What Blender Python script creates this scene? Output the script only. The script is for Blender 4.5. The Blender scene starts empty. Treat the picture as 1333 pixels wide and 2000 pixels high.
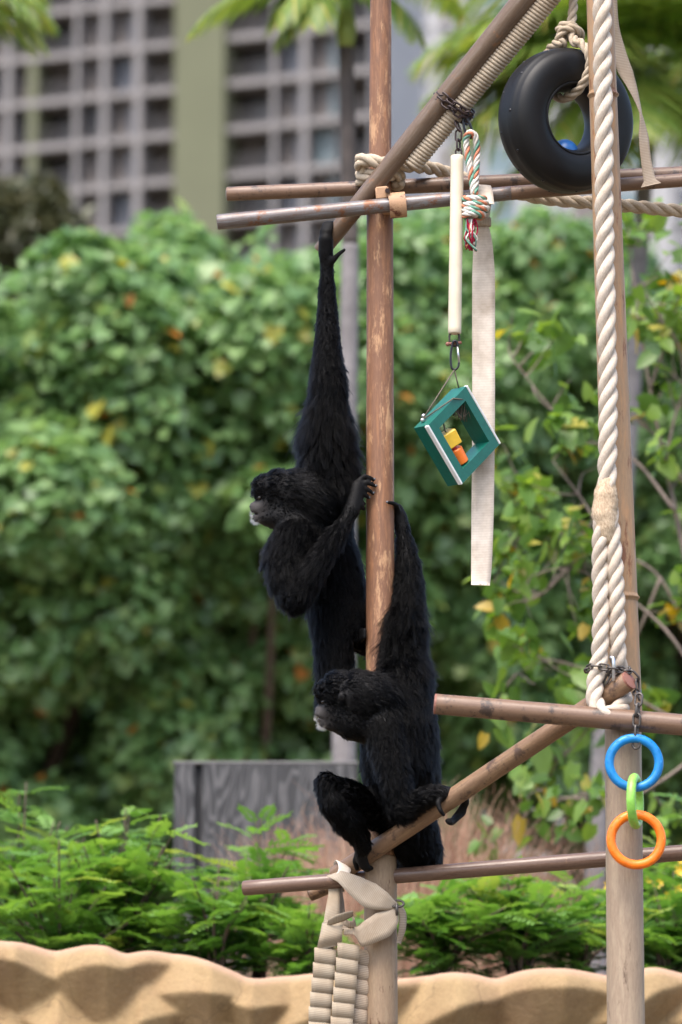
import bpy, math, random
import numpy as np
from mathutils import Vector
random.seed(7); rng = np.random.default_rng(7)
S = bpy.context.scene; COL = S.collection
R = math.radians
# ------------------------------------------------------------------ camera, light, exposure
PITCH = R(10.0); FPX = 8387.0; CAM = np.array([0.0, 0.0, 1.7]); Y0 = 14.0
cam = bpy.data.cameras.new('camera'); co = bpy.data.objects.new('camera', cam); COL.objects.link(co)
co.location = CAM; co.rotation_euler = (R(90) + PITCH, 0, 0)
cam.sensor_fit = 'VERTICAL'; cam.sensor_height = 36.0; cam.lens = 36.0 * FPX / 2000.0
cam.clip_start = 0.5; cam.clip_end = 3000
cam.dof.use_dof = True; cam.dof.focus_distance = 13.85 / math.cos(PITCH); cam.dof.aperture_fstop = 2.6
cam.dof.aperture_blades = 9
S.camera = co
S.render.resolution_x = 682; S.render.resolution_y = 1024
SUN_EL, SUN_AZ = R(62), R(205)          # high soft sun behind thin cloud, over the viewer's left shoulder
w = bpy.data.worlds.new('World'); S.world = w; w.use_nodes = True
nt = w.node_tree; bg = nt.nodes['Background']
sky = nt.nodes.new('ShaderNodeTexSky'); sky.sky_type = 'NISHITA'; sky.sun_disc = False
sky.sun_elevation = SUN_EL; sky.sun_rotation = SUN_AZ
sky.air_density = 1.0; sky.dust_density = 3.5; sky.ozone_density = 0.6
nt.links.new(sky.outputs[0], bg.inputs[0]); bg.inputs[1].default_value = 0.15
sun = bpy.data.lights.new('sun', 'SUN'); so = bpy.data.objects.new('sun', sun); COL.objects.link(so)
sun.energy = 1.5; sun.angle = R(35); sun.color = (1, 0.96, 0.9)
sd = Vector((math.sin(SUN_AZ) * math.cos(SUN_EL), math.cos(SUN_AZ) * math.cos(SUN_EL), math.sin(SUN_EL)))
so.rotation_euler = sd.to_track_quat('Z', 'Y').to_euler(); so.location = (0, 0, 30)
S.view_settings.view_transform = 'Standard'; S.view_settings.look = 'None'
S.view_settings.exposure = 1.52; S.view_settings.gamma = 1.0
S.render.engine = 'CYCLES'
S.cycles.max_bounces = 8; S.cycles.transparent_max_bounces = 8
# ------------------------------------------------------------------ pixel helpers
FW = np.array([0, math.cos(PITCH), math.sin(PITCH)]); UP = np.array([0, -math.sin(PITCH), math.cos(PITCH)])
RT = np.array([1.0, 0, 0])
def ray(px, py): return FW * FPX + RT * (px - 666.5) + UP * (1000.0 - py)
def at(px, py, Y):
    d = ray(px, py); return CAM + d * (Y / d[1])
def Q(px, py, dy=0.0): return at(px, py, Y0 + dy)
PX = 14.2 / FPX                          # metres per photo pixel at the frame
def scale_at(Y): return Y / math.cos(PITCH) / FPX
# ------------------------------------------------------------------ object helpers
def tag(o, label=None, cat=None, group=None, kind=None):
    if label: o['label'] = label
    if cat: o['category'] = cat
    if group: o['group'] = group
    if kind: o['kind'] = kind
    return o
def empty(name, loc, label=None, cat=None, group=None):
    o = bpy.data.objects.new(name, None); COL.objects.link(o); o.location = tuple(float(v) for v in loc)
    o.empty_display_size = 0.1
    return tag(o, label, cat, group)
def wloc(o):
    v = np.zeros(3)
    while o is not None:
        v = v + np.array(o.location); o = o.parent
    return v
def mesh(name, V, F, mat, UV=None, smooth=True, attr=None):
    V = np.asarray(V, np.float32).reshape(-1, 3)
    me = bpy.data.meshes.new(name)
    if isinstance(F, np.ndarray):
        n, k = F.shape; loops = F.reshape(-1); starts = np.arange(n) * k; tot = np.full(n, k)
    else:
        tot = np.array([len(f) for f in F]); loops = np.concatenate([np.asarray(f) for f in F]); starts = np.concatenate([[0], np.cumsum(tot)[:-1]]); n = len(F)
    me.vertices.add(len(V)); me.vertices.foreach_set('co', V.reshape(-1))
    me.loops.add(len(loops)); me.loops.foreach_set('vertex_index', loops.astype(np.int32))
    me.polygons.add(n); me.polygons.foreach_set('loop_start', starts.astype(np.int32)); me.polygons.foreach_set('loop_total', tot.astype(np.int32))
    me.update(calc_edges=True)
    me.polygons.foreach_set('use_smooth', np.full(n, smooth))
    if UV is not None:
        l = me.uv_layers.new(name='UVMap'); l.data.foreach_set('uv', np.asarray(UV, np.float32).reshape(-1))
    if attr:
        for an, vals in attr.items():
            a = me.attributes.new(an, 'FLOAT', 'POINT'); a.data.foreach_set('value', np.asarray(vals, np.float32))
    if mat: me.materials.append(mat)
    me.validate(); return me
class MB:
    """collects shapes that become one mesh object"""
    def __init__(s): s.V = []; s.F = []; s.U = []; s.n = 0
    def add(s, V, F, U=None):
        V = np.asarray(V, float); s.V.append(V)
        for i, f in enumerate(F):
            s.F.append([q + s.n for q in f])
            s.U.append(U[i] if U is not None else [(0.0, 0.0)] * len(f))
        s.n += len(V); return s
    def build(s, name, mat, parent=None, smooth=True, sharp=None):
        V = np.concatenate(s.V); base = wloc(parent) if parent else np.zeros(3)
        loc = base if parent else V.mean(0) * [1, 1, 0] + [0, 0, V[:, 2].min()]
        UV = np.array([u for f in s.U for u in f], float)
        me = mesh(name, V - loc, s.F, mat, UV, smooth)
        if sharp: 
            try: me.set_sharp_from_angle(angle=R(sharp))
            except Exception: pass
        o = bpy.data.objects.new(name, me); COL.objects.link(o)
        if parent: o.parent = parent
        else: o.location = loc
        return o
def unit(v): 
    v = np.asarray(v, float); return v / (np.linalg.norm(v) + 1e-12)
def frames(P):
    P = np.asarray(P, float); T = np.gradient(P, axis=0); T /= np.linalg.norm(T, axis=1)[:, None] + 1e-12
    a = np.array([0, 1.0, 0]) if abs(T[0][1]) < 0.9 else np.array([1.0, 0, 0])
    n = unit(a - T[0] * a.dot(T[0])); N = [n]
    for i in range(1, len(P)):
        n = unit(n - T[i] * n.dot(T[i])); N.append(n)
    N = np.array(N); B = np.cross(T, N); return T, N, B
def resample(P, ds):
    P = np.asarray(P, float); L = np.concatenate([[0], np.cumsum(np.linalg.norm(np.diff(P, axis=0), axis=1))])
    m = max(2, int(L[-1] / ds) + 1); t = np.linspace(0, L[-1], m)
    return np.stack([np.interp(t, L, P[:, k]) for k in range(3)], 1)
def spline(P, n=8):
    P = [np.asarray(p, float) for p in P]; P = [2 * P[0] - P[1]] + P + [2 * P[-1] - P[-2]]; out = []
    for i in range(1, len(P) - 2):
        for t in np.linspace(0, 1, n, endpoint=False):
            a, b, c, d = P[i - 1], P[i], P[i + 1], P[i + 2]
            out.append(0.5 * (2 * b + (c - a) * t + (2 * a - 5 * b + 4 * c - d) * t * t + (3 * b - a - 3 * c + d) * t ** 3))
    out.append(P[-2]); return np.array(out)
def tube(mb, P, r, n=12, cap=True, closed=False, vs=1.0, v0=0.0):
    P = np.asarray(P, float); m = len(P); r = np.broadcast_to(np.asarray(r, float), (m,))
    T, N, B = frames(P)
    if closed:
        pass
    ang = np.linspace(0, 2 * math.pi, n, endpoint=False)
    V = P[:, None] + r[:, None, None] * (np.cos(ang)[None, :, None] * N[:, None] + np.sin(ang)[None, :, None] * B[:, None])
    V = V.reshape(-1, 3); F = []; U = []
    L = np.concatenate([[0], np.cumsum(np.linalg.norm(np.diff(P, axis=0), axis=1))]) * vs + v0
    for i in range(m - 1):
        for j in range(n):
            k = (j + 1) % n
            F.append([i * n + j, i * n + k, (i + 1) * n + k, (i + 1) * n + j])
            U.append([(j / n, L[i]), ((j + 1) / n, L[i]), ((j + 1) / n, L[i + 1]), (j / n, L[i + 1])])
    if closed:
        for j in range(n):
            k = (j + 1) % n
            # match the closest ring vertex
            F.append([(m - 1) * n + j, (m - 1) * n + k, k, j]); U.append([(j / n, L[-1]), ((j + 1) / n, L[-1]), ((j + 1) / n, L[-1]), (j / n, L[-1])])
    elif cap:
        F.append(list(range(n))[::-1]); U.append([(0.5 + 0.2 * math.cos(a), L[0]) for a in ang])
        F.append([(m - 1) * n + j for j in range(n)]); U.append([(0.5 + 0.2 * math.cos(a), L[-1]) for a in ang])
    return mb.add(V, F, U)
def pipe(mb, a, b, ra, rb=None, n=24, wall=0.006, hollow=(False, False), rings=24, wob=0.0):
    rb = ra if rb is None else rb
    a = np.asarray(a, float); b = np.asarray(b, float); t = np.linspace(0, 1, rings)[:, None]
    P = a + (b - a) * t
    r = ra + (rb - ra) * t[:, 0] + wob * rng.normal(0, 1, rings)
    # small rounded rims at both ends
    d = unit(b - a); e = 0.004
    P = np.concatenate([[a], [a + d * e], P[1:-1], [b - d * e], [b]]); r = np.concatenate([[r[0] - e * .8], [r[0]], r[1:-1], [r[-1]], [r[-1] - e * .8]])
    tube(mb, P, r, n, cap=False)
    for end, q, rr, s in ((0, a, r[0], 1), (1, b, r[-1], -1)):
        T, N, B = frames(np.array([a, b])); ang = np.linspace(0, 2 * math.pi, n, endpoint=False)
        ring = lambda c, rad: c + rad * (np.cos(ang)[:, None] * N[0] + np.sin(ang)[:, None] * B[0])
        if hollow[end]:
            V = np.concatenate([ring(q, rr), ring(q, rr - wall), ring(q + d * s * 0.12, rr - wall)])
            F = [[j, (j + 1) % n, n + (j + 1) % n, n + j] for j in range(n)] + [[n + j, n + (j + 1) % n, 2 * n + (j + 1) % n, 2 * n + j] for j in range(n)] + [[2 * n + j for j in range(n)]]
        else:
            V = np.concatenate([ring(q, rr), ring(q - d * s * 0.002, rr * .6)]); F = [[j, (j + 1) % n, n + (j + 1) % n, n + j] for j in range(n)] + [[n + j for j in range(n)]]
        mb.add(V, F, [[(0.3 + 0.02 * i, 0.2) for i in range(len(f))] for f in F])
    return mb
def box(mb, c, ax, ay, az, bev=0.0):
    c = np.asarray(c, float); ax, ay, az = (np.asarray(v, float) for v in (ax, ay, az))
    if bev <= 0:
        V = [c + sx * ax + sy * ay + sz * az for sx in (-1, 1) for sy in (-1, 1) for sz in (-1, 1)]
        F = [[0, 1, 3, 2], [4, 6, 7, 5], [0, 4, 5, 1], [2, 3, 7, 6], [0, 2, 6, 4], [1, 5, 7, 3]]
        return mb.add(V, F, [[(0, 0), (1, 0), (1, 1), (0, 1)]] * 6)
    la, lb, lc = (np.linalg.norm(v) for v in (ax, ay, az)); V = []; idx = {}
    for sx in (-1, 1):
        for sy in (-1, 1):
            for sz in (-1, 1):
                for k in range(3):
                    q = [1 - (bev / l if k != m else 0) for m, l in enumerate((la, lb, lc))]
                    idx[(sx, sy, sz, k)] = len(V); V.append(c + sx * ax * q[0] + sy * ay * q[1] + sz * az * q[2])
    F = []
    for s in (-1, 1):
        g = lambda f: f if s > 0 else f[::-1]
        F.append(g([idx[(s, -1, -1, 0)], idx[(s, 1, -1, 0)], idx[(s, 1, 1, 0)], idx[(s, -1, 1, 0)]]))
        F.append(g([idx[(-1, s, -1, 1)], idx[(-1, s, 1, 1)], idx[(1, s, 1, 1)], idx[(1, s, -1, 1)]]))
        F.append(g([idx[(-1, -1, s, 2)], idx[(1, -1, s, 2)], idx[(1, 1, s, 2)], idx[(-1, 1, s, 2)]]))
    for a in (-1, 1):
        for b in (-1, 1):
            F.append([idx[(a, b, -1, 0)], idx[(a, b, 1, 0)], idx[(a, b, 1, 1)], idx[(a, b, -1, 1)]])
            F.append([idx[(a, -1, b, 0)], idx[(a, 1, b, 0)], idx[(a, 1, b, 2)], idx[(a, -1, b, 2)]])
            F.append([idx[(-1, a, b, 1)], idx[(1, a, b, 1)], idx[(1, a, b, 2)], idx[(-1, a, b, 2)]])
            for d in (-1, 1): F.append([idx[(a, b, d, 0)], idx[(a, b, d, 1)], idx[(a, b, d, 2)]])
    return mb.add(V, F)
def sphere(mb, c, r, n=16, m=10, ax=None):
    V = []; F = []; c = np.asarray(c, float); r = np.broadcast_to(np.asarray(r, float), (3,))
    for i in range(m + 1):
        th = math.pi * i / m
        for j in range(n):
            ph = 2 * math.pi * j / n; V.append(c + r * [math.sin(th) * math.cos(ph), math.sin(th) * math.sin(ph), math.cos(th)])
    for i in range(m):
        for j in range(n):
            k = (j + 1) % n; F.append([i * n + j, (i + 1) * n + j, (i + 1) * n + k, i * n + k])
    return mb.add(V, F)
def ringpath(c, u, v, ru, rv=None, n=32):
    rv = ru if rv is None else rv; a = np.linspace(0, 2 * math.pi, n, endpoint=False)
    return np.asarray(c) + np.cos(a)[:, None] * np.asarray(u) * ru + np.sin(a)[:, None] * np.asarray(v) * rv
def ring(mb, c, u, v, ru, r, rv=None, n=32, m=10):
    """closed torus swept on an ellipse / stadium in plane u,v"""
    u = unit(u); v = unit(v); P = ringpath(c, u, v, ru, rv, n); W = np.cross(u, v)
    c = np.asarray(c); ang = np.linspace(0, 2 * math.pi, m, endpoint=False); V = []; F = []
    T = np.roll(P, -1, 0) - np.roll(P, 1, 0)
    for i in range(n):
        o = unit(np.cross(T[i], W))
        for a in ang: V.append(P[i] + r * (math.cos(a) * o + math.sin(a) * W))
    for i in range(n):
        for j in range(m):
            i2 = (i + 1) % n; j2 = (j + 1) % m; F.append([i * m + j, i2 * m + j, i2 * m + j2, i * m + j2])
    return mb.add(V, F)
def link(mb, c, d, side, L, W, r, n=20, m=6):
    """one stadium chain link: long axis d, half length L, half width W"""
    d = unit(d); side = unit(np.asarray(side) - d * np.dot(side, d)); h = np.cross(d, side); P = []
    for i in range(n):
        a = 2 * math.pi * i / n; s = max(L - W, 0)
        P.append(np.asarray(c) + d * (math.sin(a) * W + (s if math.sin(a) > 0 else -s)) + side * math.cos(a) * W)
    P = np.array(P); T = np.roll(P, -1, 0) - np.roll(P, 1, 0); V = []; F = []
    for i in range(n):
        o = unit(np.cross(T[i], h))
        for j in range(m):
            a = 2 * math.pi * j / m; V.append(P[i] + r * (math.cos(a) * o + math.sin(a) * h))
    for i in range(n):
        for j in range(m):
            i2 = (i + 1) % n; j2 = (j + 1) % m; F.append([i * m + j, i2 * m + j, i2 * m + j2, i * m + j2])
    return mb.add(V, F)
def chain(path, L, W, r, parent, mat, start=0.0):
    """links as child objects along a path"""
    P = resample(path, 0.004); s = np.concatenate([[0], np.cumsum(np.linalg.norm(np.diff(P, axis=0), axis=1))])
    pitch = 2 * (L - r); k = 0; x = start + L; T, N, B = frames(P)
    while x < s[-1] - L * .3:
        i = min(len(P) - 1, int(np.searchsorted(s, x)))
        a = (math.pi / 2) * (k % 2) + 0.5; side = N[i] * math.cos(a) + B[i] * math.sin(a)
        mb = MB(); link(mb, P[i], T[i], side, L, W, r); mb.build('link', mat, parent)
        x += pitch; k += 1
def ribbon(mb, C, W, th=0.003, rows=1):
    """webbing: centres C, half-width vectors W"""
    C = np.asarray(C, float); W = np.asarray(W, float); T = np.gradient(C, axis=0); n = len(C); cols = 5
    V = []; F = []; U = []
    Lg = np.concatenate([[0], np.cumsum(np.linalg.norm(np.diff(C, axis=0), axis=1))])
    Nn = np.array([unit(np.cross(T[i], W[i])) for i in range(n)])
    for s in (1, -1):
        for i in range(n):
            for j in range(cols):
                q = -1 + 2 * j / (cols - 1); V.append(C[i] + W[i] * q + Nn[i] * s * th * .5 * (1 if abs(q) < 1 else .4))
    b = n * cols
    for i in range(n - 1):
        for j in range(cols - 1):
            f = [i * cols + j, i * cols + j + 1, (i + 1) * cols + j + 1, (i + 1) * cols + j]; uv = [(j / 4, Lg[i]), ((j + 1) / 4, Lg[i]), ((j + 1) / 4, Lg[i + 1]), (j / 4, Lg[i + 1])]
            F.append(f); U.append(uv); F.append([q + b for q in f[::-1]]); U.append(uv[::-1])
    for i in range(n - 1):
        for j in (0, cols - 1):
            F.append([i * cols + j, (i + 1) * cols + j, b + (i + 1) * cols + j, b + i * cols + j][::(1 if j == 0 else -1)]); U.append([(0, Lg[i])] * 4)
    for i in (0, n - 1):
        for j in range(cols - 1):
            F.append([i * cols + j, b + i * cols + j, b + i * cols + j + 1, i * cols + j + 1][::(1 if i else -1)]); U.append([(0, Lg[i])] * 4)
    return mb.add(V, F, U)
def rope(path, Rr, parent, mats, pitch=None, nstr=3, name='strand', hand=1, n=10, phase=0.0, fat=1.06):
    """laid rope: helical strands, each a part"""
    pitch = pitch or 6.2 * Rr; P = resample(path, min(0.012, pitch / 14)); T, N, B = frames(P)
    s = np.concatenate([[0], np.cumsum(np.linalg.norm(np.diff(P, axis=0), axis=1))])
    r = Rr * (0.464 if nstr == 3 else 0.414 if nstr == 4 else 0.5) * fat; off = Rr - r * .98
    for k in range(nstr):
        a = hand * 2 * math.pi * s / pitch + 2 * math.pi * k / nstr + phase + .28 * np.sin(s * 11 + phase) + .12 * np.sin(s * 29 + 1.7 * k)
        X = P + off * (np.cos(a)[:, None] * N + np.sin(a)[:, None] * B)
        mb = MB(); tube(mb, X, r * (1 + .03 * np.sin(s * 60 + k) + .045 * np.sin(s * 17 + 2.1 * k)), n, True); mb.build(name, mats[k % len(mats)], parent)
def shade_obj(name, me, parent=None, loc=(0, 0, 0)):
    o = bpy.data.objects.new(name, me); COL.objects.link(o); o.parent = parent; o.location = loc; return o
# ------------------------------------------------------------------ material helpers
def mat(name):
    m = bpy.data.materials.new(name); m.use_nodes = True; return m, m.node_tree, m.node_tree.nodes['Principled BSDF']
def node(t, k, **kw):
    n = t.nodes.new(k)
    for a, b in kw.items(): setattr(n, a, b)
    return n
def ramp(t, fac, stops, interp='LINEAR'):
    r = node(t, 'ShaderNodeValToRGB'); r.color_ramp.interpolation = interp; e = r.color_ramp.elements
    while len(e) < len(stops): e.new(0.5)
    for i, (p, c) in enumerate(stops): e[i].position = p; e[i].color = (*c, 1) if len(c) == 3 else c
    t.links.new(fac, r.inputs[0]); return r.outputs[0]
def coords(t, kind='UV', scale=(1, 1, 1), rot=(0, 0, 0)):
    c = node(t, 'ShaderNodeTexCoord'); m = node(t, 'ShaderNodeMapping'); m.inputs['Scale'].default_value = scale; m.inputs['Rotation'].default_value = rot
    t.links.new(c.outputs[kind], m.inputs[0]); return m.outputs[0]
def noise(t, vec, sc, detail=4, rough=0.55, dist=0.0):
    n = node(t, 'ShaderNodeTexNoise'); n.inputs['Scale'].default_value = sc; n.inputs['Detail'].default_value = detail
    n.inputs['Roughness'].default_value = rough; n.inputs['Distortion'].default_value = dist
    if vec is not None: t.links.new(vec, n.inputs['Vector'])
    return n.outputs[0]
def mixc(t, fac, a, b, mode='MIX'):
    m = node(t, 'ShaderNodeMix', data_type='RGBA', blend_type=mode)
    for i, v in ((0, fac), (6, a), (7, b)):
        if isinstance(v, (int, float)): m.inputs[i].default_value = v
        elif isinstance(v, tuple): m.inputs[i].default_value = (*v, 1)
        else: t.links.new(v, m.inputs[i])
    return m.outputs[2]
def bump(t, b, h, strength=0.3, dist=0.01):
    n = node(t, 'ShaderNodeBump'); n.inputs['Strength'].default_value = strength; n.inputs['Distance'].default_value = dist
    t.links.new(h, n.inputs['Height']); t.links.new(n.outputs[0], b.inputs['Normal'])
def srgb(r, g, b):
    f = lambda v: (v / 255 / 12.92) if v / 255 <= 0.04045 else ((v / 255 + 0.055) / 1.055) ** 2.4
    return (f(r), f(g), f(b))
def metal_pipe(name, c1, c2, c3, amount=0.5, rough=0.55, metal=0.0, zs=1.0):
    m, t, b = mat(name); uv = coords(t, 'UV', (3, 1.2, 1)); st = noise(t, uv, 4.0, 6, .65, .3)
    base = ramp(t, st, [(.33, c1), (.5, c2), (.68, c1)])
    ob = coords(t, 'Object', (1, 1, zs)); p = noise(t, ob, 14 if zs == 1 else 26, 9, .75); f = ramp(t, p, [(amount, (0, 0, 0)), (amount + .07, (1, 1, 1))])
    c = mixc(t, f, base, c3)
    fine = noise(t, ob, 160, 3, .6); c = mixc(t, 0.25, c, ramp(t, fine, [(.3, (.35, .35, .35)), (.7, (1, 1, 1))]), 'MULTIPLY')
    t.links.new(c, b.inputs['Base Color']); b.inputs['Metallic'].default_value = metal
    t.links.new(ramp(t, st, [(.3, (rough - .12,) * 3), (.7, (rough + .15,) * 3)]), b.inputs['Roughness'])
    bump(t, b, p, .25, .004); return m
M = {}
M['rust_post'] = metal_pipe('rusted_pipe', srgb(148, 104, 73), srgb(118, 82, 60), srgb(178, 138, 102), .53, .62, 0, .22)
M['tan_post'] = metal_pipe('worn_tan_paint', srgb(152, 130, 104), srgb(140, 116, 92), srgb(96, 66, 46), .565, .6, 0, .3)
M['tan_pale'] = metal_pipe('weathered_pale_paint', srgb(160, 142, 120), srgb(144, 124, 104), srgb(98, 78, 62), .58, .6, 0, .25)
M['bamboo'] = metal_pipe('dry_cane', srgb(172, 130, 90), srgb(150, 122, 92), srgb(118, 74, 46), .56, .55, 0, .22)
M['galv'] = metal_pipe('galvanised_rusting', srgb(132, 132, 136), srgb(106, 94, 88), srgb(120, 80, 56), .53, .42, .35)
M['brownbar'] = metal_pipe('brown_bar', srgb(104, 78, 61), srgb(118, 92, 73), srgb(62, 48, 41), .53, .42)
M['darkbar'] = metal_pipe('dark_brown_bar', srgb(92, 68, 56), srgb(110, 86, 72), srgb(132, 102, 80), .6, .34)
M['diagbar'] = metal_pipe('sloping_bar', srgb(120, 104, 90), srgb(104, 84, 68), srgb(134, 98, 70), .58, .42, .15)
M['tanbar'] = metal_pipe('tan_bar', srgb(146, 118, 90), srgb(122, 94, 72), srgb(84, 64, 52), .54, .5)
M['clamp'] = metal_pipe('peeling_clamp', srgb(182, 146, 112), srgb(168, 130, 98), srgb(92, 48, 28), .52, .6)
M['rustchain'] = metal_pipe('rusty_chain', srgb(70, 52, 48), srgb(54, 42, 42), srgb(116, 66, 38), .6, .5, .3)
M['steelchain'] = metal_pipe('steel_chain', srgb(104, 100, 96), srgb(84, 78, 74), srgb(70, 56, 46), .6, .4, .6)
M['endwood'] = metal_pipe('sawn_end', srgb(150, 104, 88), srgb(130, 84, 70), srgb(176, 132, 108), .6, .6)
def simple(name, col, rough=.5, metal=0.0, var=.12, sc=30, bmp=.0, spec=.5):
    m, t, b = mat(name); n = noise(t, coords(t, 'Object'), sc, 5, .6)
    lo = tuple(max(0, c * (1 - var * 1.6)) for c in col); hi = tuple(min(1, c * (1 + var)) for c in col)
    t.links.new(ramp(t, n, [(.3, lo), (.7, hi)]), b.inputs['Base Color']); b.inputs['Roughness'].default_value = rough; b.inputs['Metallic'].default_value = metal
    b.inputs['Specular IOR Level'].default_value = spec
    if bmp: bump(t, b, n, bmp, .004)
    return m
def ropemat(name, c1, c2, dirt):
    m, t, b = mat(name); uv = coords(t, 'UV', (9, 18, 1), (0, 0, .5)); f = noise(t, uv, 5, 4, .7)
    base = ramp(t, f, [(.32, c2), (.62, c1)]); d = noise(t, coords(t, 'Object'), 7, 5, .6)
    c = mixc(t, ramp(t, d, [(.5, (0, 0, 0)), (.75, (.6, .6, .6))]), base, dirt)
    t.links.new(c, b.inputs['Base Color']); b.inputs['Roughness'].default_value = .85; b.inputs['Specular IOR Level'].default_value = .15
    bump(t, b, f, .5, .003); return m
M['rope'] = ropemat('cream_rope', srgb(206, 194, 180), srgb(172, 156, 138), srgb(150, 128, 104))
M['rope2'] = ropemat('beige_rope', srgb(196, 182, 162), srgb(158, 140, 118), srgb(138, 116, 92))
M['ropewarm'] = ropemat('frayed_rope', srgb(202, 182, 156), srgb(150, 128, 104), srgb(120, 96, 72))
M['rgreen'] = ropemat('green_strand', srgb(122, 166, 148), srgb(88, 136, 118), srgb(70, 100, 90))
M['rwhite'] = ropemat('white_strand', srgb(222, 218, 210), srgb(190, 184, 176), srgb(180, 160, 140))
M['rorange'] = ropemat('orange_strand', srgb(208, 140, 112), srgb(186, 112, 86), srgb(170, 110, 90))
M['rred'] = ropemat('red_strand', srgb(164, 34, 62), srgb(120, 22, 46), srgb(150, 60, 70))
def webmat(name, c1, c2):
    m, t, b = mat(name); c = node(t, 'ShaderNodeTexCoord'); wv = node(t, 'ShaderNodeTexWave', bands_direction='Y'); wv.inputs['Scale'].default_value = 58; wv.inputs['Distortion'].default_value = 1.0
    t.links.new(c.outputs['UV'], wv.inputs[0]); base = ramp(t, wv.outputs['Fac'], [(.1, c2), (.6, c1)])
    d = noise(t, coords(t, 'Object'), 9, 5, .65); base = mixc(t, ramp(t, d, [(.36, (0, 0, 0)), (.75, (.75, .75, .75))]), base, srgb(140, 120, 98))
    t.links.new(base, b.inputs['Base Color']); b.inputs['Roughness'].default_value = .8; b.inputs['Specular IOR Level'].default_value = .2
    bump(t, b, wv.outputs['Fac'], .2, .0012); return m
M['web'] = webmat('cream_webbing', srgb(228, 216, 202), srgb(212, 199, 184))
M['webold'] = webmat('worn_webbing', srgb(182, 168, 150), srgb(158, 143, 125))
M['hose'] = webmat('hose_canvas', srgb(164, 152, 134), srgb(144, 131, 114))
M['webgrey'] = webmat('grey_webbing', srgb(176, 160, 142), srgb(140, 124, 108))
M['dowel'] = simple('pale_dowel', srgb(206, 194, 172), .6, 0, .08, 12)
M['green'] = simple('dark_green_board', srgb(10, 92, 78), .38, 0, .1, 60, .1)
M['white'] = simple('white_board', srgb(222, 222, 220), .4, 0, .04)
M['yellow'] = simple('yellow_block', srgb(232, 190, 60), .45, 0, .08)
M['orange'] = simple('orange_block', srgb(236, 120, 40), .45, 0, .06)
M['redblock'] = simple('red_block', srgb(196, 50, 60), .45)
M['cord'] = simple('grey_cord', srgb(92, 84, 72), .8, 0, .2, 90)
M['black'] = simple('black_metal', srgb(30, 30, 34), .3, .4, .2)
M['silver'] = simple('silver_metal', srgb(196, 196, 198), .28, .9, .1)
M['tyre'] = simple('black_rubber', srgb(12, 12, 14), .5, 0, .3, 13, .12, .32)
M['ball'] = simple('blue_ball', srgb(34, 92, 158), .4, 0, .08)
M['ringblue'] = simple('blue_ring', srgb(8, 120, 190), .42, 0, .16, 40, .15)
M['ringgreen'] = simple('green_ring', srgb(132, 190, 78), .4, 0, .16, 40, .15)
M['ringorange'] = simple('orange_ring', srgb(248, 118, 18), .42, 0, .16, 40, .15)
# ================================================================== THE SETTING: ground, bank, rock wall
def noise2(x, y, seed=0, oct=4):
    r = np.random.default_rng(seed); out = 0
    for o in range(oct):
        for k in range(4):
            a = r.uniform(0, 2 * math.pi); f = 2 ** o * r.uniform(.7, 1.3); out = out + np.sin(f * (x * math.cos(a) + y * math.sin(a)) + r.uniform(0, 6.28)) / (4 * 1.7 ** o)
    return out
m, t, b = mat('ground_soil'); n = noise(t, coords(t, 'Object'), 3, 8, .65)
t.links.new(ramp(t, n, [(.3, (.06, .05, .03)), (.6, (.13, .1, .065)), (.75, (.07, .09, .03))]), b.inputs['Base Color']); b.inputs['Roughness'].default_value = .95; bump(t, b, n, .6, .03)
M['soil'] = m
g = MB(); gx = 1500.0
g.add([(-gx, -200, 0), (gx, -200, 0), (gx, 2500, 0), (-gx, 2500, 0)], [[0, 1, 2, 3]], [[(0, 0), (1, 0), (1, 1), (0, 1)]])
o = g.build('ground', M['soil']); tag(o, 'bare soil ground of the enclosure and beyond', 'ground', kind='structure')
WALLY = 17.0
zb = at(600, 1960, WALLY + .4)[2]                    # planting bed level just under the wall top
V = []; F = []; nx, ny = 60, 40
for j in range(ny + 1):
    for i in range(nx + 1):
        x = -16 + 32 * i / nx; y = WALLY + .25 + 40 * j / ny
        V.append((x, y, zb + .0 + .03 * (y - WALLY) + .07 * float(noise2(np.array(x * 2.), np.array(y * 2.), 3)) if j < ny else -0.1))
for j in range(ny):
    for i in range(nx):
        a = j * (nx + 1) + i; F.append([a, a + 1, a + nx + 2, a + nx + 1])
mb = MB(); mb.add(V, F); o = mb.build('planting_bank', M['soil']); tag(o, 'raised planting bed of soil behind the rock wall', 'soil bank', kind='structure')
def bank_z(x, y): return zb + .03 * (y - WALLY) + .07 * float(noise2(np.array(x * 2.), np.array(y * 2.), 3)) - .03
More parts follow.
